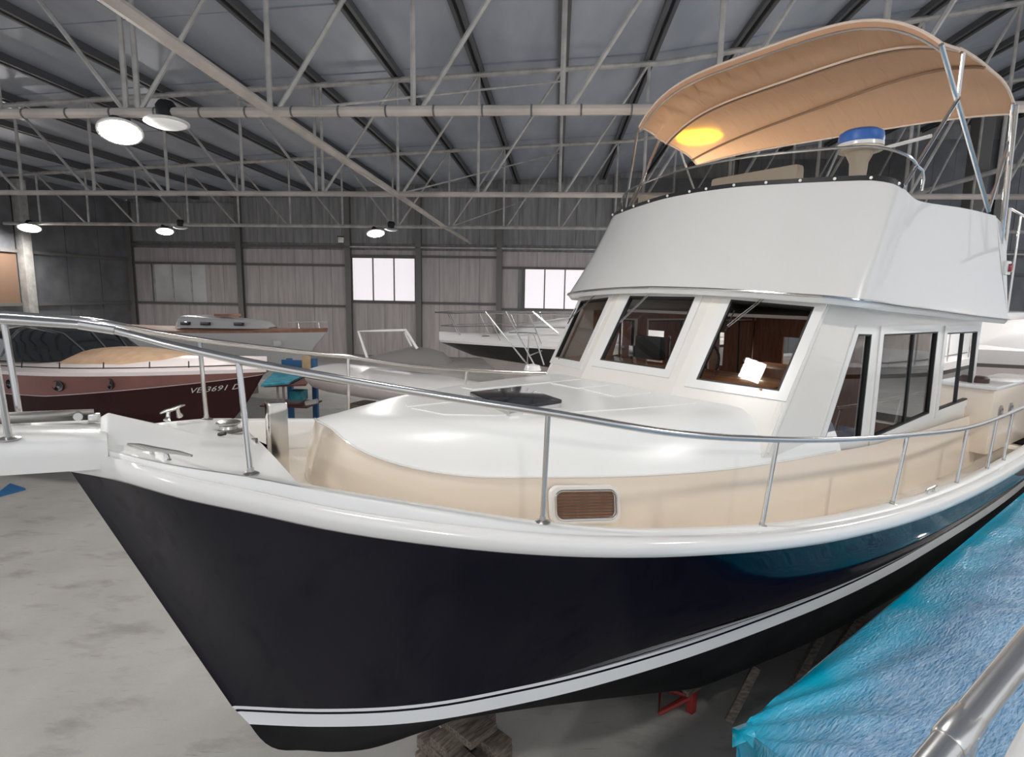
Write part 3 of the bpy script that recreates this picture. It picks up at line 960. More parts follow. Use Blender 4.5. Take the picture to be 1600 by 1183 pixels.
def window(q, n, slider=False, name='cabin_window'):
    """q: corners in boat coords (u, v, z) around; n outward normal"""
    q = [np.array(p, float) for p in q]
    c_ = sum(q) / len(q)
    def inset(d):
        res = []
        m = len(q)
        for i in range(m):
            e1_ = q[i] - q[i - 1]; e1_ /= np.linalg.norm(e1_)
            e2_ = q[(i + 1) % m] - q[i]; e2_ /= np.linalg.norm(e2_)
            # bisector toward inside
            n1 = np.cross(n, e1_); n2 = np.cross(n, e2_)
            if n1 @ (c_ - q[i]) < 0: n1, n2 = -n1, -n2
            bi = (n1 + n2); bi /= (1 + n1 @ n2)
            res.append(q[i] + bi * d)
        return res
    def ring(name, d0, d1, o0, o1, m, par):
        A, B_ = inset(d0), inset(d1)
        k = len(q)
        vs = [p + n * o0 for p in A] + [p + n * o1 for p in A] + [p + n * o1 for p in B_] + [p + n * o0 for p in B_]
        fs = [(r * k + i, r * k + (i + 1) % k, ((r + 1) % 4) * k + (i + 1) % k, ((r + 1) % 4) * k + i) for r in range(4) for i in range(k)]
        return MB().add([b(*p) for p in vs], fs).build(name, m, par, smooth=False)
    w_ = ring(name, -.075, .0, -.002, .014, gel, Y)
    ring('gasket', -.004, .016, -.03, .010, rubber, w_)
    gl = [p - n * .012 for p in inset(.004)]
    MB().add([b(*p) for p in gl], [tuple(range(len(gl)))]).build('glass', side_glass if abs(n[1]) > .9 else cabin_glass, w_, smooth=False)
    if slider:
        m0, m1 = (q[0] + q[3]) / 2, (q[1] + q[2]) / 2
        A, B_ = q[0] + (q[3] - q[0]) * .55, q[1] + (q[2] - q[1]) * .55
        MB().tube([b(*(A - n * .008)), b(*(B_ - n * .008))], .017, 6).build('slider_post', rubber, w_)
    return w_
def facet(pts, holes, n_thick, mname=cream_light):
    a, c2, d = [np.array(p) for p in pts[:3]]
    n = np.cross(c2 - a, d - a); n /= np.linalg.norm(n)
    if n[0] > 0: n = -n
    nl = (n[0], -n[1], n[2])
    poly_panel('windscreen_wall', [b(*p) for p in pts], [[b(*p) for p in h] for h in holes], cream_light, Y, -n_thick, nl)
    for h in holes:
        window([np.array(p) for p in h], n, name='windscreen_window')
    return n
zb, zt2 = 2.74, 3.97
nc = facet([(fu(zb), -.57, zb), (fu(zb), .57, zb), (fu(zt2), .57, zt2), (fu(zt2), -.57, zt2)],
           [[(fu(3.265), -.412, 3.265), (fu(3.265), .412, 3.265), (fu(3.91), .402, 3.91), (fu(3.91), -.402, 3.91)]], .04)
NF = {}
for sg in (1, -1):
    def pt(v, z):
        f_ = (v - .57) / (VS - .57)
        return (fu(z) + (cu(z) - fu(z)) * f_, sg * v, z)
    NF[sg] = facet([pt(.57, zb), pt(VS, zb), pt(VS, zt2), pt(.57, zt2)], [[pt(.728, 3.213), pt(1.36, 3.19), pt(1.378, 3.845), pt(.738, 3.893)]], .04)
    MB().tube([b(cu(2.74) + .05, sg * (VS - .045), 2.74), b(cu(3.2) + .045, sg * (VS - .03), 3.2), b(cu(3.95) + .045, sg * (VS - .02), 3.95)], .052, 12).build('corner_post', cream_light, Y)
    side_wall(sg)
# floodlight overhead that the port windscreen pane mirrors
def mirror_lamp():
    f_ = lambda v, z: bw(4.215 + .59 * (z - 3.2) + .27 * (v - .57) / (VS - .57), v, z)
    a, c2, d = f_(.57, 3.2), f_(1.4, 3.2), f_(.57, 3.9)
    n = np.cross(c2 - a, d - a); n /= np.linalg.norm(n)
    r_ = ray(1175, 578); r_ = r_ / np.linalg.norm(r_)
    hit = C + r_ * (((a - C) @ n) / (r_ @ n))
    m_ = r_ - 2 * (r_ @ n) * n
    q_ = hit + m_ * 4.4
    flood(tuple(q_), tuple(-m_), 'square floodlight overhead mirrored in the windscreen', lamp_lit, .36)
mirror_lamp()
# wipers
def wiper(p0, p1, n):
    n = n / np.linalg.norm(n)
    a, c2 = np.array(p0) + n * .03, np.array(p1) + n * .03
    d = c2 - a
    s_ = np.cross(d, n); s_ /= np.linalg.norm(s_)
    w_ = MB().tube([b(*a), b(*c2)], .0045, 6).tube([b(*(a + s_ * .018)), b(*(c2 + s_ * .018))], .0045, 6).build('wiper', steel, Y)
    MB().box(b(*(a + s_ * .009)), (.05, .04, .045)).build('wiper_motor', rubber, w_, bevel=.006)
    bl = np.array([.25, 0, .38]); bl /= np.linalg.norm(bl)
    MB().tube([b(*(c2 - n * .012 - bl * .05)), b(*(c2 - n * .012 + bl * .16))], .006, 5).build('wiper_blade', rubber, w_)
wiper((4.645, -.10, 3.965), (4.44, -.33, 3.64), nc)
f1 = lambda v, z: (fu(z) + (cu(z) - fu(z)) * (v - .57) / (VS - .57), v, z)
wiper(f1(1.02, 3.95), f1(.80, 3.66), NF[1])
q = f1(.80, 3.95); q2 = f1(1.02, 3.62)
wiper((q[0] + .06, -1.00, q[2]), (q2[0] + .02, -1.30, q2[2]), NF[-1])
# ------------------------------------------------------------------ brow and flybridge
BR = [(4.46, 0, 4.0), (4.49, .4, 3.992), (4.57, .9, 3.972), (4.69, 1.32, 3.945), (4.79, 1.54, 3.93), (4.90, 1.655, 3.913), (5.15, 1.69, 3.90), (5.5, 1.70, 3.878), (6.07, 1.70, 3.85), (7.2, 1.70, 3.79), (8.62, 1.69, 3.728)]
TP = [(5.10, 0, 4.955), (5.125, .4, 4.95), (5.22, .9, 4.925), (5.34, 1.28, 4.905), (5.42, 1.48, 4.89), (5.50, 1.585, 4.862), (5.63, 1.625, 4.82), (5.75, 1.635, 4.78), (5.95, 1.64, 4.755), (7.0, 1.64, 4.80), (7.95, 1.63, 4.82)]
pp = np.cumsum([0] + [math.dist(BR[i], BR[i + 1]) for i in range(len(BR) - 1)])
def brp(t): return np.array([s1(t, pp, [q[k] for q in BR]) for k in range(3)])
def tpp(t): return np.array([s1(t, pp, [q[k] for q in TP]) for k in range(3)])
NB = 56
tts = [pp[-1] * i / NB for i in range(NB + 1)]
outer_rows, under, lip, inner, strip, topring = [], [], [], [], [], []
for t in tts:
    q, p = brp(t), tpp(t)
    row = []
    for j in range(9):
        a = j / 8
        r_ = q + (p - q) * a
        r_[:2] += (q[:2] - p[:2]) * (-.05 * math.sin(math.pi * a))
        row.append(r_)
    outer_rows.append(row)
    c_ = np.array([6.4, 0])
    def inw(pt, d):
        if pt[0] < 4.95:
            n2 = np.array([1.0, -.6 * pt[1] / 1.7])
        else:
            k = min(1, (pt[0] - 4.95) / .6)
            n2 = np.array([1 - k, -.6 - .4 * k])
        n2 /= np.linalg.norm(n2)
        return np.array([pt[0] + n2[0] * d, pt[1] + n2[1] * d, pt[2]])
    lo = inw(q, .012); lo[2] -= .035
    lo2 = inw(q, .03); lo2[2] -= .055
    wi = inw(q, .34); wi[2] -= .03
    lip.append([q, lo, lo2])
    under.append([lo2, wi])
    def inw2(pt, d):
        if pt[0] < 5.5:
            n2 = np.array([1.0, -.5 * pt[1] / 1.6])
        else:
            k = min(1, (pt[0] - 5.5) / .4)
            n2 = np.array([1 - k, -.5 - .5 * k])
        n2 /= np.linalg.norm(n2)
        return np.array([pt[0] + n2[0] * d, pt[1] + n2[1] * d, pt[2]])
    i1 = inw2(p, .035); i1[2] += .012
    i2 = inw2(p, .08)
    i3 = inw2(p, .12); i3[2] = 4.15
    inner.append([p, i1, i2, i3])
    strip.append(inw(q, -.008))
    topring.append(p)
both(outer_rows).build('flybridge_coaming', flygel, Y, angle=60)
both(lip).build('brow_lip', gel, Y, angle=60)
both(under).build('brow_underside', cream_light, Y)
both(inner).build('coaming_inner', gel, Y, angle=50)
for sg in (1, -1):
    MB().tube([b(p[0], sg * p[1], p[2]) for p in strip], .011, 8).build('brow_trim', steel, Y)
fd = [[b(p[0] + .1, q * max(p[1] - .02, 0), 4.03 - .02 * q * q + (p[2] - 4.0)) for q in np.linspace(-1, 1, 5)] for p in BR[1:]]
MB().grid(fd).build('flybridge_deck', gel, Y, thick=.04)
ae = [b(8.62, 1.69, 3.728), b(7.95, 1.63, 4.82), b(7.95, -1.63, 4.82), b(8.62, -1.69, 3.728)]
# moulded aft wing of the coaming
for sg in (1, -1):
    MB().add([b(8.62, sg * 1.69, 3.73), b(8.72, sg * 1.66, 3.73), b(8.40, sg * 1.64, 4.55), b(8.15, sg * 1.63, 4.78), b(7.95, sg * 1.63, 4.815), b(8.0, sg * 1.5, 4.80), b(8.4, sg * 1.52, 4.5), b(8.68, sg * 1.52, 3.73)],
             [(0, 1, 2, 3, 4), (1, 7, 6, 2), (2, 6, 5, 3), (3, 5, 4), (7, 0, 4, 5, 6)]).build('coaming_end', flygel, Y, bevel=.015)
# black base strip, windscreen, top rail
kmax = max(i for i, p in enumerate(topring) if p[0] < 5.62)
st_rows, gl_rows, rl_pts = [], [], []
for i in range(kmax + 1):
    p = topring[i]
    f_ = i / kmax
    e = np.array([p[0] - .006, p[1] + .004 * f_, p[2] + .004])
    st_rows.append([e + np.array([0, 0, -.012]), e + np.array([.012, 0, .03]), e + np.array([.04, 0, .034])])
    h = .26 if f_ < .72 else .26 - .10 * (f_ - .72) / .28
    a = np.array([p[0] + .03, p[1], p[2] + .03])
    gl_rows.append([a, a + np.array([.075, .012 * f_, h * .5]), a + np.array([.15, .02 * f_, h])])
    rl_pts.append(a + np.array([.152, .02 * f_, h + .006]))
both(st_rows).build('windscreen_base_strip', rubber, Y)
wsg = both(gl_rows).build('flybridge_windscreen', screen_glass, Y)
e_ = rl_pts[-1]
tail = [e_ + np.array([.06, .02, -.03]), e_ + np.array([.10, .02, -.10]), e_ + np.array([.10, .015, -.19])]
for sg in (1, -1):
    MB().tube([b(p[0], sg * p[1], p[2]) for p in rl_pts + tail], .012, 8).build('windscreen_rail', steel, wsg)
    for k in (12, 21):
        if k <= kmax:
            MB().tube([b(p[0] + .008, sg * p[1], p[2]) for p in gl_rows[k]], .012, 6).build('windscreen_post', steel_dark, wsg)
for sg in (1, -1):
    for i in range(1, kmax + 1, 3):
        p = topring[i]
        MB().lathe([(.014, 0), (.012, .008), (.0, .011)], b(p[0] - .012, sg * p[1], p[2] + .012), 8, ax=((0, 1, 0), (0, 0, 1), (-1, 0, 0))).build('snap_stud', gel, Y)
# seats and domed pedestal behind the windscreen
def cush(name, c_, d, m=vinyl, bev=.05):
    return MB().box(b(*c_), d).build(name, m, Y, bevel=bev)
sb = cush('helm_seat', (6.2, -.30, 4.95), (.5, 1.3, .35)); MB().box(b(6.5, -.28, 5.20), (.16, 1.1, .34)).build('seat_back', vinyl, sb, bevel=.05)
sb = cush('bench_seat', (6.25, -1.25, 4.9), (1.1, .45, .34)); MB().box(b(6.35, -1.42, 5.08), (1.0, .14, .22)).build('seat_back', vinyl, sb, bevel=.04)
MB().lathe([(.16, 4.1), (.11, 4.5), (.075, 5.12), (.085, 5.30), (.13, 5.40), (.2, 5.41), (.21, 5.44), (.0, 5.45)], b(6.6, .81, 0), 20).build('radar_pedestal', vinyl, Y)
rd = MB().lathe([(.15, 5.46), (.20, 5.48), (.21, 5.52), (.20, 5.585), (.155, 5.615), (0, 5.625)], b(6.6, .81, 0), 24).build('radar_dome', bluecap, Y)
MB().lathe([(.19, 5.44), (.21, 5.45), (.21, 5.485), (.17, 5.49)], b(6.6, .81, 0), 24).build('dome_base', gel, rd)
MB().tube([b(6.62, .9, 5.40), b(6.6, 1.43, 5.44)], .018, 8).build('whip_antenna', gel, Y)

# ------------------------------------------------------------------ bimini canopy
bim = empty('canopy'); bim.parent = Y
BU_ = [5.93, 6.05, 6.4, 6.9, 7.3, 7.52]
ZCN = [6.46, 6.44, 6.30, 6.20, 6.0, 5.87]
ZPT = [6.02, 6.03, 6.06, 6.04, 5.96, 5.80]
ZSB = [6.08, 6.07, 6.0, 5.94, 5.88, 5.80]
def canopy(u, q):
    w_ = 1.64 + .08 * (u - 5.93) / 1.6
    zs = s1(u, BU_, ZPT if q > 0 else ZSB)
    z0 = s1(u, BU_, ZCN)
    z = zs + (z0 - zs) * (1 - abs(q) ** 4.0)
    fw_ = max(0, 1 - abs(u - 6.16) / .225) * (1 - abs(q) ** 6)
    z += fw_ * (.020 * math.sin(27 * q + 4 * u) + .014 * math.sin(47 * q - 12 * u + 1.3) + .009 * math.sin(71 * q + 9 * u)) * (1.2 - .8 * q)
    return np.array([u + .06 * abs(q) ** 6 * (1 if u < 6.3 else 0) + .25 * (q + .2) * max(0, (u - 6.6) / .9), q * w_, z])
rows = [[b(*canopy(u, q)) for q in np.sin(np.linspace(-1, 1, 121) * math.pi / 2)] for u in np.linspace(5.93, 7.52, 34)]
cv = MB().grid(rows)
fr0 = rows[0]
cv.add(list(fr0) + [(p[0] + .01, p[1], p[2] - .05) for p in fr0], [(i, i + 1, 122 + i, 121 + i) for i in range(120)])
cvo = cv.build('canvas', canvas, bim)
hem = mat('canvas_hem', (0.80, 0.64, 0.52), .7)
for r_ in (rows[0], rows[-1], [r[0] for r in rows], [r[-1] for r in rows]):
    MB().tube(r_, .014, 6).build('hem', hem, bim)
def hoop(u, m, r=.012, dz=-.02, sk=0.0):
    MB().tube([(p := b(*canopy(min(7.5, u - sk * q), q)))[:2] + (p[2] + dz,) for q in np.sin(np.linspace(-1, 1, 41) * math.pi / 2)], r, 8).build('hoop', m, bim)
sleeve = mat('canvas_sleeve', (0.30, 0.19, 0.12), .8)
hoop(6.44, hem, .012, sk=.10); hoop(6.48, sleeve, .012, sk=.10); hoop(7.08, sleeve, .015, sk=.26); hoop(5.95, steel, .011, -.06)
def leg(a, c2, r=.016):
    return MB().tube([b(*a), b(*c2)], r, 8).build('leg', steel, bim)
leg((5.96, 1.65, 6.0), (7.668, 1.64, 4.84), .021)
leg((6.45, 1.655, 5.68), (5.60, 1.63, 4.84))
leg((6.4, 1.67, 6.04), (6.46, 1.65, 5.70))
leg((7.62, 1.73, 5.85), (7.95, 1.66, 5.55)); leg((7.95, 1.66, 5.6), (7.66, 1.64, 4.84))
leg((7.66, 1.75, 5.84), (8.28, 1.62, 4.55), .021)
leg((7.95, 1.66, 5.6), (8.22, 1.62, 4.6))
leg((5.96, -1.64, 6.05), (5.72, -1.60, 4.80)); leg((6.4, -1.66, 5.98), (5.74, -1.60, 4.82)); leg((6.9, -1.7, 5.92), (7.6, -1.62, 4.84))
MB().box(b(7.95, 1.66, 5.58), (.06, .04, .08)).build('slider_joint', steel, bim, bevel=.008)
# nav light, aft details
nl = MB().box(b(8.47, 1.655, 4.30), (.16, .03, .15)).build('navigation_light', gel, Y, bevel=.008)
MB().box(b(8.48, 1.68, 4.30), (.09, .05, .09)).build('red_lens', redlens, nl, bevel=.01)
MB().tube([b(8.55, 1.60, 4.0), b(8.5, 1.60, 4.95), b(9.6, 1.58, 4.9)], .015, 8).build('aft_rail', steel, Y)
MB().tube([b(9.0, 1.58, 3.75), b(9.0, 1.58, 4.92)], .013, 8).build('aft_rail_post', steel, Y)
# aft cockpit: coaming with hawse holes, deck overhang
MB().box(b(9.55, 0, 3.76), (1.9, 3.3, .09)).build('aft_deck_overhang', gel, Y, bevel=.02)
for v in (1.5, -1.5):
    ck = MB().box(b(9.4, v, 2.52), (1.7, .36, .78)).build('cockpit_coaming', cream, Y, bevel=.03)
    sg = 1 if v > 0 else -1
    MB().box(b(9.4, v, 2.93), (1.76, .42, .05)).build('coaming_top', gel, ck, bevel=.015)
    for u in (8.85, 9.25):
        MB().lathe([(.085, 0), (.085, .012), (.05, .02), (.045, .0)], b(u, v + sg * .18, 2.62), 16, ax=((1, 0, 0), (0, 0, 1), (0, -sg, 0))).build('hawse_ring', steel_dark, ck)
MB().lathe([(.10, 0), (.10, .05), (.07, .075), (0, .08)], b(8.78, 1.46, 2.955), 16).build('fuel_cap', mat('brown_cap', (.05, .025, .02), .5), Y)
# ------------------------------------------------------------------ interior seen through the glass
MB().box(b(6.6, 0, 2.05), (4.1, 2.7, .06)).build('cabin_sole', dwood, Y)
dash = MB().add([b(4.42, -1.25, 3.06), b(4.42, 1.25, 3.06), b(4.40, 1.25, 3.20), b(4.40, -1.25, 3.20), b(5.0, -1.3, 3.22), b(5.0, 1.3, 3.22), b(5.05, 1.3, 2.1), b(5.05, -1.3, 2.1)],
                [(0, 1, 2, 3), (3, 2, 5, 4), (4, 5, 6, 7), (0, 3, 4, 7), (1, 6, 5, 2), (0, 7, 6, 1)]).build('dashboard', wood, Y, bevel=.01)
MB().box(b(4.86, -.30, 3.38), (.10, .34, .24)).build('chart_plotter', rubber, dash, bevel=.015)
MB().box(b(4.93, -.11, 3.38), (.02, .02, .27)).build('plotter_bracket', steel, dash)
MB().box(b(4.85, -.52, 3.33), (.08, .08, .12)).build('gauge', steel, dash, bevel=.01)
wh = [b(5.18 + .05 * math.sin(a), .12 + .19 * math.cos(a), 3.26 + .19 * math.sin(a)) for a in np.linspace(0, 2 * math.pi, 28)[:-1]]
whl = MB().tube(wh, .014, 8, closed=True).build('steering_wheel', rubber, Y)
for a in (0.3, 2.4, 4.5):
    MB().tube([b(5.16, .12, 3.26), b(5.18 + .05 * math.sin(a), .12 + .19 * math.cos(a), 3.26 + .19 * math.sin(a))], .009, 6).build('spoke', steel, whl)
MB().box(b(6.1, .4, 2.65), (.5, .6, 1.1)).build('helm_chair', dwood, Y, bevel=.05)
poly_panel('wood_bulkhead', [b(8.55, -1.38, 2.08), b(8.55, 1.38, 2.08), b(8.55, 1.38, 3.76), b(8.55, -1.38, 3.76)], [[b(8.55, .35, 2.3), b(8.55, 1.0, 2.3), b(8.55, 1.0, 3.3), b(8.55, .35, 3.3)], [b(8.55, -.9, 2.8), b(8.55, -.1, 2.8), b(8.55, -.1, 3.35), b(8.55, -.9, 3.35)]], dwood, Y, .04, (1, 0, 0))
for sg in (1, -1):
    poly_panel('side_lining', [b(5.05, sg * 1.375, 2.1), b(8.5, sg * 1.375, 2.1), b(8.5, sg * 1.375, 3.74), b(5.05, sg * 1.375, 3.74)],
               [[b(u, sg * 1.375, z) for u, z in q_] for q_ in ([(5.2, 2.62), (5.56, 3.64), (5.84, 3.63), (5.84, 2.60)], [(6.03, 2.58), (6.01, 3.63), (7.38, 3.62), (7.43, 2.68)], [(7.64, 2.70), (7.61, 3.6), (8.45, 3.6), (8.45, 2.74)])], dwood, Y, .012, (0, sg, 0))
MB().box(b(6.9, 0, 3.75), (3.5, 2.6, .03)).build('headliner', cream_light, Y)
cbl = MB().lathe([(.13, 0), (.13, -.02), (.11, -.03), (0, -.035)], b(6.4, 0, 3.735), 20).build('added_cabin_lamp', mat('added_cabin_glow', (1, .9, .75), .5, emit=(1, .85, .66), estr=14), Y)  # lamp added to brighten the interior behind the windscreen
MB().box(b(5.6, -1.33, 2.4), (2.0, .1, .7)).build('side_locker', wood, Y)
# ------------------------------------------------------------------ supports under the yacht
def floorbox(name, u, v, z0, z1, d, m, label, cat, rz=0.0, bev=.015, group=None):
    p = bw(u, v, 0)
    r = empty(name, (p[0], p[1], 0), math.atan2(AX[1], AX[0]) + rz)
    return r
kb = empty('keel_block_stack', tuple(bw(2.42, 0.02, 0)), math.atan2(AX[1], AX[0]) + .2)
tag(kb, 'stack of old timber blocks under the yacht keel near the bow', 'blocks')
for k, (z, d, rz) in enumerate([(.06, (.62, .2, .12), 0), (.06, (.62, .2, .12), 0), (.17, (.2, .6, .11), 0), (.17, (.2, .6, .11), 0), (.27, (.56, .22, .09), 0), (.345, (.3, .5, .07), 0)]):
    off = (0, .17 * (1 if k % 2 else -1), 0) if k < 2 else ((.17 * (1 if k % 2 else -1), 0, 0) if k < 4 else (0.02, .03, 0))
    MB().box((off[0], off[1], z), d).build('timber', timber, kb, bevel=.012)
for u in (5.0, 7.6, 9.8):
    k2 = empty('keel_block_stack', tuple(bw(u, 0, 0)), math.atan2(AX[1], AX[0]))
    tag(k2, {5.0: 'timber block stack under the middle of the yacht keel', 7.6: 'timber block stack under the yacht keel, aft of the middle', 9.8: 'timber block stack under the aft end of the yacht keel'}[u], 'blocks')
    for z, d in ((.1, (.5, .25, .2)), (.28, (.25, .6, .14))):
        MB().box((0, 0, z), d).build('timber', timber, k2, bevel=.012)
def bottom_z(u, v):
    i = min(range(len(rows_b['bot'])), key=lambda k: abs(rows_b['bot'][k][3][0] - u))
    r_ = rows_b['bot'][i]
    return min(float(np.interp(v, [q[1] for q in r_[::-1]], [q[2] for q in r_[::-1]])), 1.2)
def stand(u, v, m, label, top, lean):
    top = bottom_z(u, v) - .20
    r = empty('boat_stand', tuple(bw(u, v, 0)), math.atan2(AX[1], AX[0]))
    tag(r, label, 'stand', 'stands propping the yacht')
    a = (0, -lean[1] * 0, top)
    MB().box((0, -.02, top / 2), (.07, .07, top)).build('post', m, r, bevel=.006)
    for dx, dy in ((.3, .12), (-.3, .12), (0, .35)):
        MB().tube([(0, -.02, top * .62), (dx, dy, .02)], .022, 6).build('leg', m, r)
    MB().tube([(.3, .12, .03), (-.3, .12, .03), (0, .35, .03)], .018, 6, closed=True).build('base_frame', m, r)
    MB().box((0, .03, top + .03), (.22, .2, .06), ((1, 0, 0), (0, .9, .43), (0, -.43, .9))).build('pad', timber, r, bevel=.01)
stand(4.5, .72, redm, 'red steel boat stand under the yacht hull amidships', .62, (0, 0))
stand(7.4, .95, redm, 'red steel boat stand farther aft under the yacht hull', .66, (0, 0))
def prop(p0, p1, label):
    m_ = MB().tube([p0, p1], .05, 4)
    tag(m_.build('timber_prop', timber, smooth=False), label, 'prop', 'timber props under the yacht')
def ground(px, py): return at_level(px, py, 0.0)
g1 = ground(1138, 1132); t1 = bw(4.95, 1.1, bottom_z(4.95, 1.1) - .09)
prop(tuple(g1 + np.array([0, 0, .03])), tuple(t1), 'leaning timber prop nearest the blue film corner')
g1 = ground(1222, 1110); t1 = bw(6.1, 1.15, bottom_z(6.1, 1.15) - .09)
prop(tuple(g1 + np.array([0, 0, .03])), tuple(t1), 'dark timber prop second from the blue film corner')
g1 = ground(1262, 1085); t1 = bw(7.0, 1.2, bottom_z(7.0, 1.2) - .09)
prop(tuple(g1 + np.array([0, 0, .03])), tuple(t1), 'thin far timber prop in the shade under the yacht')

# ================================================================== COVERED BOAT ALONGSIDE
cb = empty('covered_boat', tuple(B0), math.atan2(AX[1], AX[0]))
tag(cb, 'boat alongside wrapped in wrinkled blue film with a stainless rail', 'boat')
def fold(u, v):
    du, dv = u - 2.85, v - 2.05
    r_ = math.hypot(du, dv)
    th = math.atan2(dv, du)
    z = 0
    for a, w_, h in ((.32, .05, .05), (.62, .06, .04), (.95, .07, .035), (.14, .04, .02)):
        z += h * math.exp(-((th - a) / w_) ** 2) * min(1, r_ * 2) * math.exp(-r_ / 1.6)
    return z
def tarp_z(u, v):
    e = max(0, v - 2.1)
    base = 1.50 + .055 * (u - 2.9) + .30 * (1 - math.exp(-e * 1.1))
    return base + .02 * math.sin(3.1 * u + 4.2 * v) * min(1, e * 2) + .012 * math.sin(7.7 * u - 5.0 * v + 1) * min(1, e * 2) - .03 * math.exp(-((e - .25) / .15) ** 2) + fold(u, v)
VE = lambda u: 2.12 - .010 * (u - 2.9)
rows = []
us_ = 2.93 + 6.27 * np.linspace(0, 1, 110) ** 1.35
for u in us_:
    r_ = []
    ve = VE(u)
    for k, dz in ((.10, -.45), (.05, -.25), (.006, -.02)):
        r_.append(b(u, ve + k, tarp_z(u, ve) + dz))
    for e in np.linspace(0, 1, 60) ** 1.3 * 3.0:
        r_.append(b(u - .48 * e * max(0, 1 - (u - 2.93) / 2.5), ve + .01 + e, tarp_z(u, ve + e)))
    rows.append(r_)
tp = MB().grid(rows)
fr0 = rows[0]
tp.add(list(fr0[2:]) + [(p[0] + .10 - .06 * math.sin(i * .9), p[1] + .02, p[2] - .34 - .05 * math.sin(i * .7)) for i, p in enumerate(fr0[2:])],
       [(i, i + 1, len(fr0) - 2 + i + 1, len(fr0) - 2 + i) for i in range(len(fr0) - 3)])
tp.build('film_cover', film, cb, angle=70)
MB().add([b(2.88, 2.26, 1.58), b(2.80, 2.30, 1.42), b(2.66, 2.75, 1.5), b(2.70, 2.70, 1.70)], [(0, 1, 2, 3)]).build('film_fold', film, cb, thick=.006)
MB().add([b(2.93, 2.10, 1.50), b(3.05, 2.14, 1.515), b(2.93, 2.24, 1.54), b(2.86, 2.15, 1.45)], [(0, 1, 2, 3)]).build('film_corner', film, cb, thick=.006)
hb = []
for u, w_, z0 in ((3.1, .3, .9), (3.6, .75, .6), (4.4, 1.0, .45), (6, 1.1, .4), (9.1, 1.1, .4)):
    hb.append([b(u, 3.7 - w_, 1.4), b(u, 3.7 - w_ * .8, 1.0), b(u, 3.7, z0), b(u, 3.7 + w_ * .8, 1.0), b(u, 3.7 + w_, 1.4)])
mb = MB().grid(hb); mb.add(hb[-1], [(0, 1, 2, 3, 4)])
mb.build('hull', white_b, cb)
for u in (4.5, 7.5):
    MB().box(b(u, 3.7, .22), (.4, .5, .44)).build('keel_block', timber, cb)
def wl2(p):      # world -> covered boat local
    d = np.array(p) - B0
    return (float(d @ AX), float(-(d @ PX)), float(d[2]))
def cpt(px, py, dep): return wl2(C + ray(px, py) * dep)
rl = MB().tube([cpt(1336, 1340, .62), cpt(1498, 1142, .70), cpt(1611, 1004, .78), cpt(1766, 812, .92), tuple(np.array(cpt(1766, 812, .92)) * 3 - np.array(cpt(1611, 1004, .78)) * 2)], .0175, 14).build('grab_rail', steel_b, cb)
A_, B_ = np.array(cpt(1480, 1164, .69)), np.array(cpt(1517, 1119, .715))
MB().tube([A_, A_ + (B_ - A_) * .08, A_ + (B_ - A_) * .92, B_], [.0185, .0202, .0202, .0185], 14).build('tee_fitting', steel_b, rl)
D_ = np.array(cpt(1503, 1140, .70)); 
MB().tube([D_, D_ + np.array([-.01, .0, -.06]), D_ + np.array([-.01, 0, -1.55])], [.018, .0165, .0165], 12).build('rail_post', steel_b, rl)
MB().tube([cpt(1560, 1255, .66), cpt(1598, 1180, .67), cpt(1658, 1070, .72)], .013, 12).build('lower_rail', gel, cb)

# ================================================================== BACKGROUND BOATS
def boat_root(name, bow, aft, label, z=0.0):
    d = np.array(aft) - np.array(bow)
    r = empty(name, (bow[0], bow[1], z), math.atan2(d[1], d[0]))
    tag(r, label, 'boat')
    return r
def bhull(root, L, prof, bands, NS=24, transom=True):
    """prof(s) -> list of (u,v,z) from sheer to keel on one side; bands: [(i0,i1,name,mat)]"""
    R_ = [prof((i / NS) ** 1.4) for i in range(NS + 1)]
    for i0, i1, nm, m in bands:
        mb = MB()
        for sg in (1, -1):
            mb.grid([[(q[0], -sg * q[1], q[2]) for q in r[i0:i1 + 1]] for r in R_])
        l_ = R_[-1][i0:i1 + 1]
        n = len(l_)
        mb.add([(q[0], q[1], q[2]) for q in l_] + [(q[0], -q[1], q[2]) for q in l_], [(i, i + 1, n + i + 1, n + i) for i in range(n - 1)])
        mb.build(nm, m, root, angle=45)
    return R_
def deck_on(root, R_, m, crown=.05, name='deck', inset=.0, dz=0.0, s0=0):
    MB().grid([[(r[0][0], q * max(r[0][1] - inset, .005), r[0][2] + dz + crown * (1 - q * q)) for q in np.linspace(-1, 1, 7)] for r in R_[s0:]]).build(name, m, root)
def legs_under(root, us, z, m=timber):
    for u in us:
        MB().box((u, 0, z / 2), (.35, .6, z)).build('keel_block', m, root)

# --- maroon motor yacht at the left
bow = at_depth(418, 581, 10.5); aft = at_depth(45, 567, 13.0)
zb0, za0 = bow[2], aft[2]
Lm = 9.5
mr = boat_root('maroon_motor_yacht', bow, aft, 'maroon motor yacht with bronze band, portholes and tan foredeck cover, behind the bow rail')
slope = (za0 - zb0) / math.dist(bow[:2], aft[:2])
def mprof(s):
    v = 1.55 * math.sin(min(1, (s * 1.9)) * math.pi / 2) ** .9 + .012
    z = zb0 + slope * Lm * s * (1 if s < .7 else 1) - .03 * math.sin(s * math.pi)
    k = min(1, s * 2.2)
    return [np.array(p) for p in ((Lm * s, v, z), (.1 + (Lm - .1) * s, v * .985, z - .05 - .36 * k ** .8), (.12 + (Lm - .12) * s, v * .98, z - .065 - .36 * k ** .8),
            (.55 + (Lm - .55) * s, v * .88, z - .62 - .1 * k), (1.1 + (Lm - 1.1) * s, v * .72, z - 1.15), (1.7 + (Lm - 1.7) * s, .02, .55))]
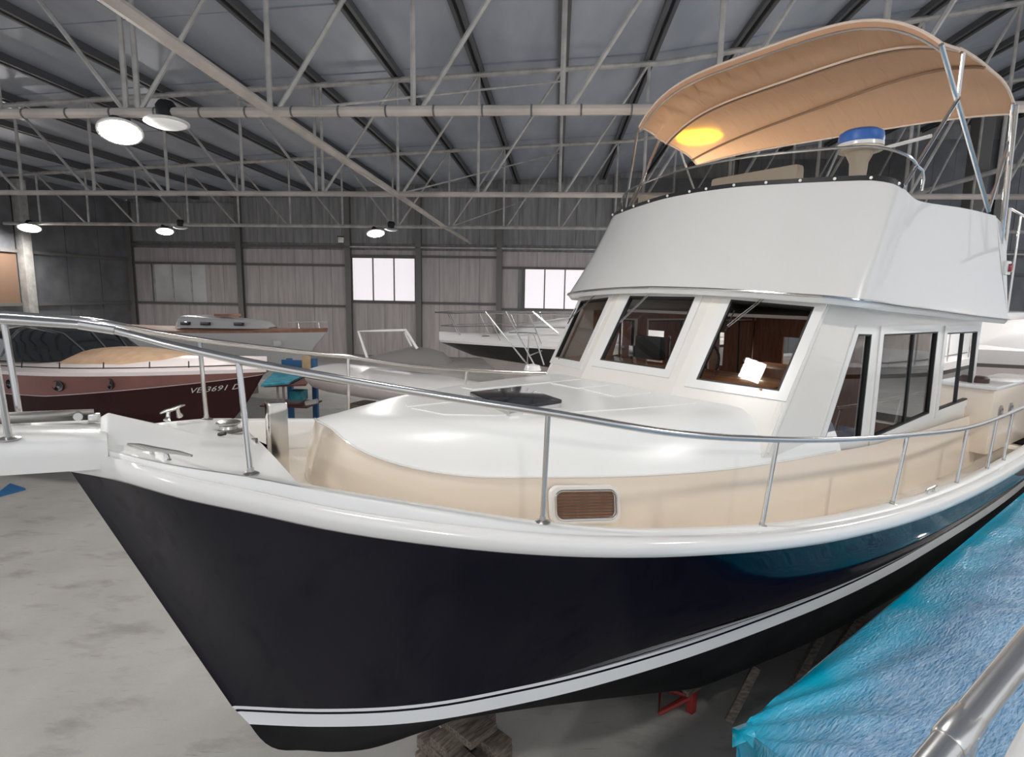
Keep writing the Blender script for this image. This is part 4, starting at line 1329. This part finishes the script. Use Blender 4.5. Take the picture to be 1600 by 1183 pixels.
Rm = bhull(mr, Lm, mprof, [(0, 1, 'bronze_band', rust_m), (1, 2, 'trim_line', pinkwhite), (2, 5, 'hull', maroon)], NS=30)
gw = MB()
for sg in (1, -1):
    gw.grid([[(r[0][0], -sg * (r[0][1] + .015), r[0][2]), (r[0][0], -sg * (r[0][1] + .01), r[0][2] + .07), (r[0][0], -sg * max(r[0][1] - .3, 0), r[0][2] + .12)] for r in Rm])
gw.build('gunwale', pinkwhite, mr)
deck_on(mr, Rm, pinkwhite, .16, inset=.28, dz=.14)
# side facing the camera: which v sign?
side = -1 if (np.array([math.sin(mr.rotation_euler[2]), -math.cos(mr.rotation_euler[2])]) @ (-bow[:2])) > 0 else 1
def mside(u, t):
    """point on the camera side of the hull; t in ring units"""
    i = min(range(len(Rm)), key=lambda k: abs(Rm[k][0][0] - u))
    j = max(0, i - 1) if Rm[i][0][0] > u else i
    j = min(j, len(Rm) - 2)
    f_ = (u - Rm[j][0][0]) / (Rm[j + 1][0][0] - Rm[j][0][0])
    k = min(int(t), 4)
    a = Rm[j][k] + (Rm[j + 1][k] - Rm[j][k]) * f_
    c2 = Rm[j][k + 1] + (Rm[j + 1][k + 1] - Rm[j][k + 1]) * f_
    q = a + (c2 - a) * (t - k)
    return np.array([q[0], side * q[1], q[2]])
for u, rx in ((2.75, .09), (3.95, .19), (5.45, .12)):
    q = mside(u, .5)
    o = MB().lathe([(1, 0), (1, .012), (.82, .02), (.80, .008), (0, .006)], (0, 0, 0), 20).build('porthole', blackglass, mr)
    o.matrix_local = Matrix.Translation(Vector((q[0], q[1] + side * .0, q[2]))) @ Matrix(((rx, 0, 0, 0), (0, 0, side * 1.0, 0), (0, .11, 0, 0), (0, 0, 0, 1)))
# lettering on the bow
def lettering(text, u0, t0, h, root, m):
    cu_ = bpy.data.curves.new('t', 'FONT'); cu_.body = text; cu_.size = 1; cu_.resolution_u = 2
    o = bpy.data.objects.new('t', cu_); COL.objects.link(o)
    dg = bpy.context.evaluated_depsgraph_get()
    me = bpy.data.meshes.new_from_object(o.evaluated_get(dg))
    bpy.data.objects.remove(o)
    for v in me.vertices:
        q = mside(u0 - v.co.x * h * 1.25, t0)
        zz = v.co.y * h
        q2 = mside(u0 - v.co.x * h * 1.25, t0 - .25)
        tt = zz / max(.01, (q2[2] - q[2])) * .25
        p = mside(u0 - v.co.x * h * 1.25, t0 - tt)
        v.co = (p[0], p[1] + side * .012, p[2])
    me.materials.append(m)
    o = bpy.data.objects.new('registration_lettering', me); COL.objects.link(o); o.parent = root
    return o
lettering('VE 3691 D', 1.16, 2.45, .165, mr, mat('letter_white', (.62, .6, .58), .5))
# foredeck cover, windscreen, wheelhouse frame
fc = []
for u, w_, h in ((1.9, .15, .04), (2.3, .55, .14), (3.0, .85, .2), (4.0, 1.0, .27), (4.6, 1.05, .27), (4.75, 1.05, .12)):
    z = zb0 + slope * u + .16
    fc.append([(u, w_ * q, z + h * (1 - abs(q) ** 3)) for q in np.linspace(-1, 1, 11)])
MB().grid(fc).build('foredeck_cover', tan_cover, mr)
wsr = []
for u, w_, h in ((4.7, .9, .1), (5.3, 1.1, .58), (6.6, 1.15, .78), (8.2, 1.15, .66), (9.2, 1.1, .3)):
    z = zb0 + slope * u + .2
    wsr.append([(u, w_ * q, z + h * (1 - abs(q) ** 4)) for q in np.linspace(-1, 1, 13)])
wso = MB().grid(wsr).build('windscreen', darkglass, mr)
for q in (3, 6, 9):
    MB().tube([(r[q][0] - .01, r[q][1], r[q][2] + .012) for r in wsr[:3]], .018, 6).build('windscreen_bar', steel, wso)
MB().tube([(p[0], p[1], p[2] + .01) for p in wsr[2]], .02, 6).build('windscreen_bar', steel, wso)
for u in (1.3, 2.0, 2.9, 3.9, 5.0):
    z = zb0 + slope * u
    q = mside(u, 0)
    MB().tube([(u, q[1] - side * .02, z + .12), (u + .03, q[1] - side * .05, z + .24)], .012, 5).build('guardrail_stub', rubber, mr)
legs_under(mr, (3.5, 7.0), .62)

# --- white sailboat with teak trim
bow = at_depth(512, 516, 20.0); aft = at_depth(160, 509, 22.0)
zb1 = bow[2]
sr_ = boat_root('sailing_boat', bow, aft, 'white classic sailing boat with teak rail and low coach roof, near the back wall')
Ls = math.dist(bow[:2], aft[:2]) + 1.2
slo = (aft[2] - zb1) / (Ls - 1.2)
def sprof(s):
    v = 1.3 * math.sin(min(1, s * 1.7) * math.pi / 2) ** .95 + .012
    z = zb1 + slo * Ls * s - .06 * math.sin(math.pi * s)
    return [np.array(p) for p in ((Ls * s, v, z), (.03 + (Ls - .03) * s, v * 1.0, z - .07), (.55 + (Ls - .55) * s, v * .9, z - .6), (1.0 + (Ls - 1) * s, v * .55, z - 1.15), (1.8 + (Ls - 1.8) * s, .02, .6))]
Rs = bhull(sr_, Ls, sprof, [(0, 1, 'teak_rail', teak), (1, 4, 'hull', white_b)])
deck_on(sr_, Rs, teak, .08)
co = []
for u, w_, h in ((2.3, .25, .05), (2.7, .5, .24), (4.0, .72, .36), (5.6, .8, .46), (5.95, .78, .44), (6.05, .76, .05)):
    z = zb1 + slo * u + .03
    co.append([(u, w_ * q, z + h * (1 - abs(q) ** 8)) for q in np.linspace(-1, 1, 15)])
cro = MB().grid(co).build('coach_roof', white_b, sr_)
ss = -1 if (np.array([math.sin(sr_.rotation_euler[2]), -math.cos(sr_.rotation_euler[2])]) @ (-bow[:2])) > 0 else 1
for u in (3.2, 4.6, 5.5):
    MB().box((u, ss * (.70 if u < 4 else .79), zb1 + slo * u + .2), (.36, .14, .12)).build('cabin_window', darkglass, cro, bevel=.02)
MB().box((4.3, 0, zb1 + slo * 4.3 + .5), (.8, .5, .1)).build('hatch', teak, cro, bevel=.02)
for u in (.3, 1.1):
    MB().tube([(u, ss * .1 * u, zb1 + slo * u), (u + .05, ss * .1 * u, zb1 + .3)], .015, 5).build('stanchion', steel, sr_)
MB().tube([(.0, 0, zb1 + .3), (.4, ss * .2, zb1 + .3), (1.2, ss * .6, zb1 + .28)], .014, 5).build('pulpit_rail', steel, sr_)
MB().tube([(1.6, ss * .55, zb1 - .48), (1.75, ss * .75, zb1 - .5)], .11, 10).build('fender', white_b, sr_)
legs_under(sr_, (3.5, 7), .66)

# --- white runabout with windscreen frame
st_ = at_depth(512, 574, 13.2); fw = at_depth(800, 612, 11.6)
ra = boat_root('runabout', fw, st_, 'small white open runabout with a bare windscreen frame, behind the foredeck')
Lr = math.dist(fw[:2], st_[:2])
z0r, z1r = fw[2], st_[2]
def rprof(s):
    v = .85 * math.sin(min(1, s * 1.8) * math.pi / 2) ** .8 * (1 - .1 * max(0, s - .8) * 5) + .012
    z = z0r + (z1r - z0r) * s
    return [np.array(p) for p in ((Lr * s, v, z), (.02 + (Lr - .02) * s, v * 1.02, z - .08), (.08 + (Lr - .08) * s, v * .98, z - .16), (.1 + (Lr - .1) * s, v * .95, z - .22), (.6 + (Lr - .6) * s, v * .7, z - .40), (.9 + (Lr - .9) * s, .02, z - .60))]
Rr = bhull(ra, Lr, rprof, [(0, 1, 'gunwale', white_b), (1, 2, 'rub_strip', greyp), (2, 5, 'hull', pinkwhite)])
deck_on(ra, Rr, white_b, .07)
zr = lambda u: z0r + (z1r - z0r) * u / Lr + .05
u1 = Lr - .75; u2 = Lr - 1.9
A1, A2 = at_depth(562, 518, 13.0), at_depth(634, 516, 13.0)
def loc(root, p):
    d = np.array(p) - np.array(root.location); c_, s_ = math.cos(root.rotation_euler[2]), math.sin(root.rotation_euler[2])
    return (d[0] * c_ + d[1] * s_, -d[0] * s_ + d[1] * c_, d[2])
P1, P2, P3, P4 = [loc(ra, at_depth(*q)) for q in ((576, 566, 12.9), (560, 518, 13.1), (634, 516, 13.1), (652, 545, 13.0))]
wfm = MB().tube([P1, P2, ((P2[0] + P3[0]) / 2, (P2[1] + P3[1]) / 2, P2[2] + .03), P3, P4], .035, 8).build('windscreen_frame', white_b, ra)
P5, P6 = [loc(ra, at_depth(*q)) for q in ((643, 541, 13.2), (632, 519, 13.2))]
MB().tube([P5, P6], .025, 6).build('windscreen_strut', white_b, wfm)
cc_ = []
for px_c, yb, yt in ((572, 567, 564), (585, 567, 554), (610, 566, 548), (640, 566, 542), (668, 566, 543), (690, 567, 550), (704, 568, 565)):
    row = []
    for k in range(9):
        a = math.pi * k / 8
        yy = yb + (yt - yb) * math.sin(a)
        p_ = at_depth(px_c, yy, 13.2) + E2 * (-.42 * math.cos(a))
        row.append(loc(ra, (p_[0], p_[1], at_depth(px_c, yy, 13.2)[2])))
    cc_.append(row)
MB().grid(cc_).build('cockpit_cover', greyp, ra)
legs_under(ra, (1.2, Lr - 1), z0r - .58, timber)
# --- white motor yacht with black hull band
bow = at_depth(686, 531, 15.0); aft = at_depth(1010, 541, 17.0)
kr = boat_root('white_motor_yacht', bow, aft, 'white motor yacht with black hull band and bow rail, beyond the windscreen')
zk0 = bow[2]; Lk = 9.0; slk = (aft[2] - zk0) / math.dist(bow[:2], aft[:2])
def kprof(s):
    v = 1.7 * math.sin(min(1, s * 1.6) * math.pi / 2) ** .85 + .012
    z = zk0 + slk * Lk * s
    k = min(1, s * 2.5)
    return [np.array(p) for p in ((Lk * s, v, z), (.03 + (Lk - .03) * s, v * .995, z - .06), (.9 + (Lk - .9) * s, v * .9, z - .42 - .3 * k), (1.2 + (Lk - 1.2) * s, v * .84, z - .52 - .3 * k), (1.9 + (Lk - 1.9) * s, v * .62, z - 1.15), (2.6 + (Lk - 2.6) * s, .02, .6))]
Rk = bhull(kr, Lk, kprof, [(0, 1, 'gunwale', white_b), (1, 2, 'black_band', blackh), (2, 5, 'hull', pinkwhite)])
deck_on(kr, Rk, white_b, .22)
kd = []
for u, w_, h in ((1.6, .3, .1), (2.4, .8, .4), (3.6, 1.15, .62), (5, 1.3, .78), (7, 1.3, .85), (7.1, 1.3, .1)):
    kd.append([(u, w_ * q, zk0 + slk * u + .1 + h * (1 - abs(q) ** 4)) for q in np.linspace(-1, 1, 11)])
MB().grid(kd).build('foredeck_trunk', white_b, kr)
ks = -1 if (np.array([math.sin(kr.rotation_euler[2]), -math.cos(kr.rotation_euler[2])]) @ (-bow[:2])) > 0 else 1
zr_ = at_depth(680, 488, 15.0)[2]
for sg in (1, -1):
    pts = [(-.1, 0, zr_), (.3, sg * .45, zr_)] + [(u, sg * 1.6 * math.sin(min(1, u / Lk * 1.6) * math.pi / 2) ** .85, zr_ + .02) for u in (1, 2, 3.2, 4.6)]
    MB().tube(pts, .02, 8).build('bow_rail', steel, kr)
    MB().tube([(p[0] + .15, p[1], p[2] - .35) for p in pts], .013, 6).build('lower_rail', steel, kr)
    for u in (.25, 1.2, 2.2, 3.2, 4.4):
        v = sg * 1.6 * math.sin(min(1, u / Lk * 1.6) * math.pi / 2) ** .85
        MB().tube([(u + .35, v, zk0 + slk * u + .03), (u, v, zr_)], .015, 6).build('stanchion', steel, kr)
for u, v in ((.7, .1), (1.2, .35)):
    MB().box((u, ks * v, zk0 + .14), (.18, .07, .05)).build('cleat', steel, kr, bevel=.01)
legs_under(kr, (4, 7), .66)
# boarding ladder of steel tube in front of it
la = empty('boarding_ladder', tuple(np.array([*at_level(845, 640, 0.0)[:2], 0]) * 0 + np.array([*at_depth(845, 600, 12.5)[:2], 0])))
tag(la, 'tubular steel boarding ladder rails behind the yacht windscreen', 'ladder')
lz = np.array(la.location)
def lp(px, py, d=12.5): return tuple(at_depth(px, py, d) - lz)
for a, c2 in (((758, 487), (828, 575)), ((790, 487), (836, 572)), ((826, 521), (824, 572)), ((834, 521), (850, 570)), ((872, 521), (832, 487))):
    MB().tube([lp(*a), lp(*c2)], .018, 6).build('tube', steel, la)
MB().tube([lp(795, 520), lp(826, 520), lp(838, 521)], .016, 6).build('tube', steel, la)
MB().tube([lp(826, 556), lp(847, 548)], .014, 6).build('rung', steel, la)
bq = np.array(lp(832, 578))
MB().lathe([(0, -.16), (.14, -.12), (.2, 0), (.16, .1), (0, .14)], tuple(bq), 14).build('fender', white_b, la)
MB().tube([tuple(bq), (bq[0], bq[1], -lz[2])], .02, 6).build('post', steel, la)

# --- white boat at the right, beyond the cockpit
bow = np.array([*at_depth(1475, 545, 9.8)[:2], 0]); aft = np.array([*at_depth(1850, 545, 13.0)[:2], 0])
wr = boat_root('white_cruiser', bow, aft, 'white cruiser with stepped topsides standing behind the yacht cockpit')
def zz(py): return at_depth(1560, py, 9.9)[2]
Lw = 5.0
def wprof(s):
    v = 1.2 * math.sin(min(1, s * 2.5) * math.pi / 2) + .012
    return [np.array(p) for p in ((Lw * s, v, zz(545)), (.02 + Lw * s, v * 1.04, zz(556)), (.05 + Lw * s, v * 1.04, zz(566)), (.1 + Lw * s, v, zz(572)), (.2 + Lw * s, v * .95, zz(612)), (.3 + Lw * s, v * .9, zz(640)), (.6 + Lw * s, v * .7, zz(700)), (.8 + Lw * s, .02, .6))]
Rw = bhull(wr, Lw, wprof, [(0, 2, 'gunwale', white_b), (2, 3, 'rub_strip', greyp), (3, 7, 'hull', pinkwhite)])
deck_on(wr, Rw, white_b, .1)
cw = []
for u, w_, h in ((.5, .3, .1), (1.0, .8, zz(505) - zz(545)), (2.0, .95, zz(494) - zz(545)), (4, .95, zz(488) - zz(545)), (4.6, .9, .1)):
    cw.append([(u, w_ * q, zz(545) + h * (1 - abs(q) ** 6)) for q in np.linspace(-1, 1, 13)])
cwo = MB().grid(cw).build('superstructure', white_b, wr)
wsd = -1 if (np.array([math.sin(wr.rotation_euler[2]), -math.cos(wr.rotation_euler[2])]) @ (-bow[:2])) > 0 else 1
MB().box((2.6, wsd * .94, zz(520)), (1.8, .08, .16)).build('cabin_window', greyp, cwo, bevel=.02)
legs_under(wr, (2, 4), .66)

# ================================================================== RACK AND CLUTTER BEYOND THE BOW
def prm(name, px0, py0, px1, py1, d, th, m, parent=None, bev=.01):
    """upright slab standing d metres in, between two picture-plane corners taken at that distance"""
    a, c2 = at_depth(px0, py0, d), at_depth(px1, py1, d)
    cc2 = (a + c2) / 2
    wd = abs((c2 - a) @ E1); hh = abs(c2[2] - a[2])
    return MB().box(tuple(cc2 - (np.array(parent.location) if parent else 0)), (wd, th, hh), (E1, E2, (0, 0, 1))).build(name, m, parent, bevel=bev)
rackbrown = mat('rack_shelf_paint', (.16, .05, .04), .6)
rk = empty('storage_rack', tuple(np.array([*at_depth(470, 620, 13.5)[:2], 0])))
tag(rk, 'blue steel storage rack with plywood sheets beyond the bow', 'rack')
for px, dd in ((452, 14.9), (491, 14.7)):
    a = at_depth(px, 560, dd)
    MB().box(tuple(np.array([a[0], a[1], a[2] / 2]) - np.array(rk.location)), (.13, .13, a[2]), (E1, E2, (0, 0, 1))).build('post', bluem, rk, bevel=.01)
prm('plywood_sheet', 472, 556, 486, 586, 14.6, .06, ply, rk)
prm('side_panel', 440, 562, 472, 578, 14.7, .05, bluem, rk)
ZSH = float(at_depth(455, 590, 13.1)[2])
def slab(name, px_pts, z, th, m, parent, grow=1.0):
    P = [at_level(x_, y_, z) for x_, y_ in px_pts]
    c_ = sum(P) / len(P)
    P = [c_ + (p - c_) * grow - (np.array(parent.location) if parent else 0) for p in P]
    n = len(P)
    return MB().add([tuple(p) for p in P] + [tuple(p - np.array([0, 0, th])) for p in P], [tuple(range(n)), tuple(range(2 * n - 1, n - 1, -1))] + [(i, (i + 1) % n, n + (i + 1) % n, n + i) for i in range(n)]).build(name, m, parent, smooth=False, bevel=.01)
TPX = [(407, 601), (430, 579), (478, 584), (452, 597)]
slab('shelf', [(412, 602), (430, 580), (488, 584), (478, 600)], ZSH - .06, .05, rackbrown, rk)
prm('shelf', 420, 628, 492, 633, 13.5, .9, rackbrown, rk)
for px in (432, 441):
    prm('shelf_upright', px, 600, px + 4, 628, 13.2, .05, pinkwhite, rk)
tarpm = noise_mix(mat('folded_blue_tarp', (.02, .25, .36), .4), (.02, .22, .33), (.08, .42, .52), 5)
tag(slab('folded_tarp', TPX, ZSH + .01, .055, tarpm, None), 'folded turquoise tarp lying on top of the blue rack', 'tarp')
tag(prm('plastic_crate', 456, 609, 477, 625, 13.2, .35, tarpm, bev=.02), 'turquoise plastic crate standing on the rack shelf', 'crate')
p = at_depth(478, 630, 12.9)
tag(MB().tube([tuple(p), tuple(p + E1 * .28 + np.array([0, 0, .06]))], .06, 10).build('white_bottle', white_b), 'white plastic bottle lying beside the turquoise crate', 'bottle')
q = [ground(-6, 775), ground(16, 758), ground(40, 766), ground(0, 777)]
tag(MB().add([tuple(p + np.array([0, 0, h])) for h in (.005, .04) for p in q], [(0, 1, 2, 3), (4, 5, 6, 7), (0, 1, 5, 4), (1, 2, 6, 5), (2, 3, 7, 6), (3, 0, 4, 7)]).build('floor_mat', bluem), 'flat blue board lying on the concrete under the pulpit', 'board')

# --- white motor boat beyond the right edge, seen mirrored in the side windows
bow = bw(9.6, 4.4, 0); aft = bw(18, 4.9, 0)
mb_ = boat_root('white_motor_boat', bow, aft, 'white motor boat to port of the yacht, mirrored in its side windows')
def qprof(s):
    v = 1.5 * math.sin(min(1, s * 2.2) * math.pi / 2) + .012
    return [np.array(p) for p in ((8 * s, v, 2.75), (.05 + 8 * s, v * 1.02, 2.62), (.1 + 8 * s, v * 1.02, 2.54), (.8 + 7.4 * s, v * .85, 1.3), (1.5 + 6.7 * s, .02, .6))]
Rq = bhull(mb_, 8, qprof, [(0, 1, 'gunwale', white_b), (1, 2, 'rub_strip', blackh), (2, 4, 'hull', white_b)])
deck_on(mb_, Rq, white_b, .1)
cq = [[(u, w_ * q, 2.8 + h * (1 - abs(q) ** 6)) for q in np.linspace(-1, 1, 13)] for u, w_, h in ((1.2, .5, .1), (2.2, 1.0, .6), (3.4, 1.2, 1.3), (7, 1.2, 1.4), (7.4, 1.2, .1))]
MB().grid(cq).build('superstructure', white_b, mb_)
for sg in (1, -1):
    MB().tube([(u, sg * 1.45 * math.sin(min(1, u / 8 * 2.2) * math.pi / 2), 3.4) for u in (.1, .6, 1.5, 2.6, 4, 6)], .02, 6).build('guard_rail', steel, mb_)
    for u in (.6, 1.5, 2.6, 4, 5.5):
        v = sg * 1.45 * math.sin(min(1, u / 8 * 2.2) * math.pi / 2)
        MB().tube([(u, v, 2.75), (u, v, 3.4)], .015, 6).build('stanchion', steel, mb_)
legs_under(mb_, (3, 6), .66)
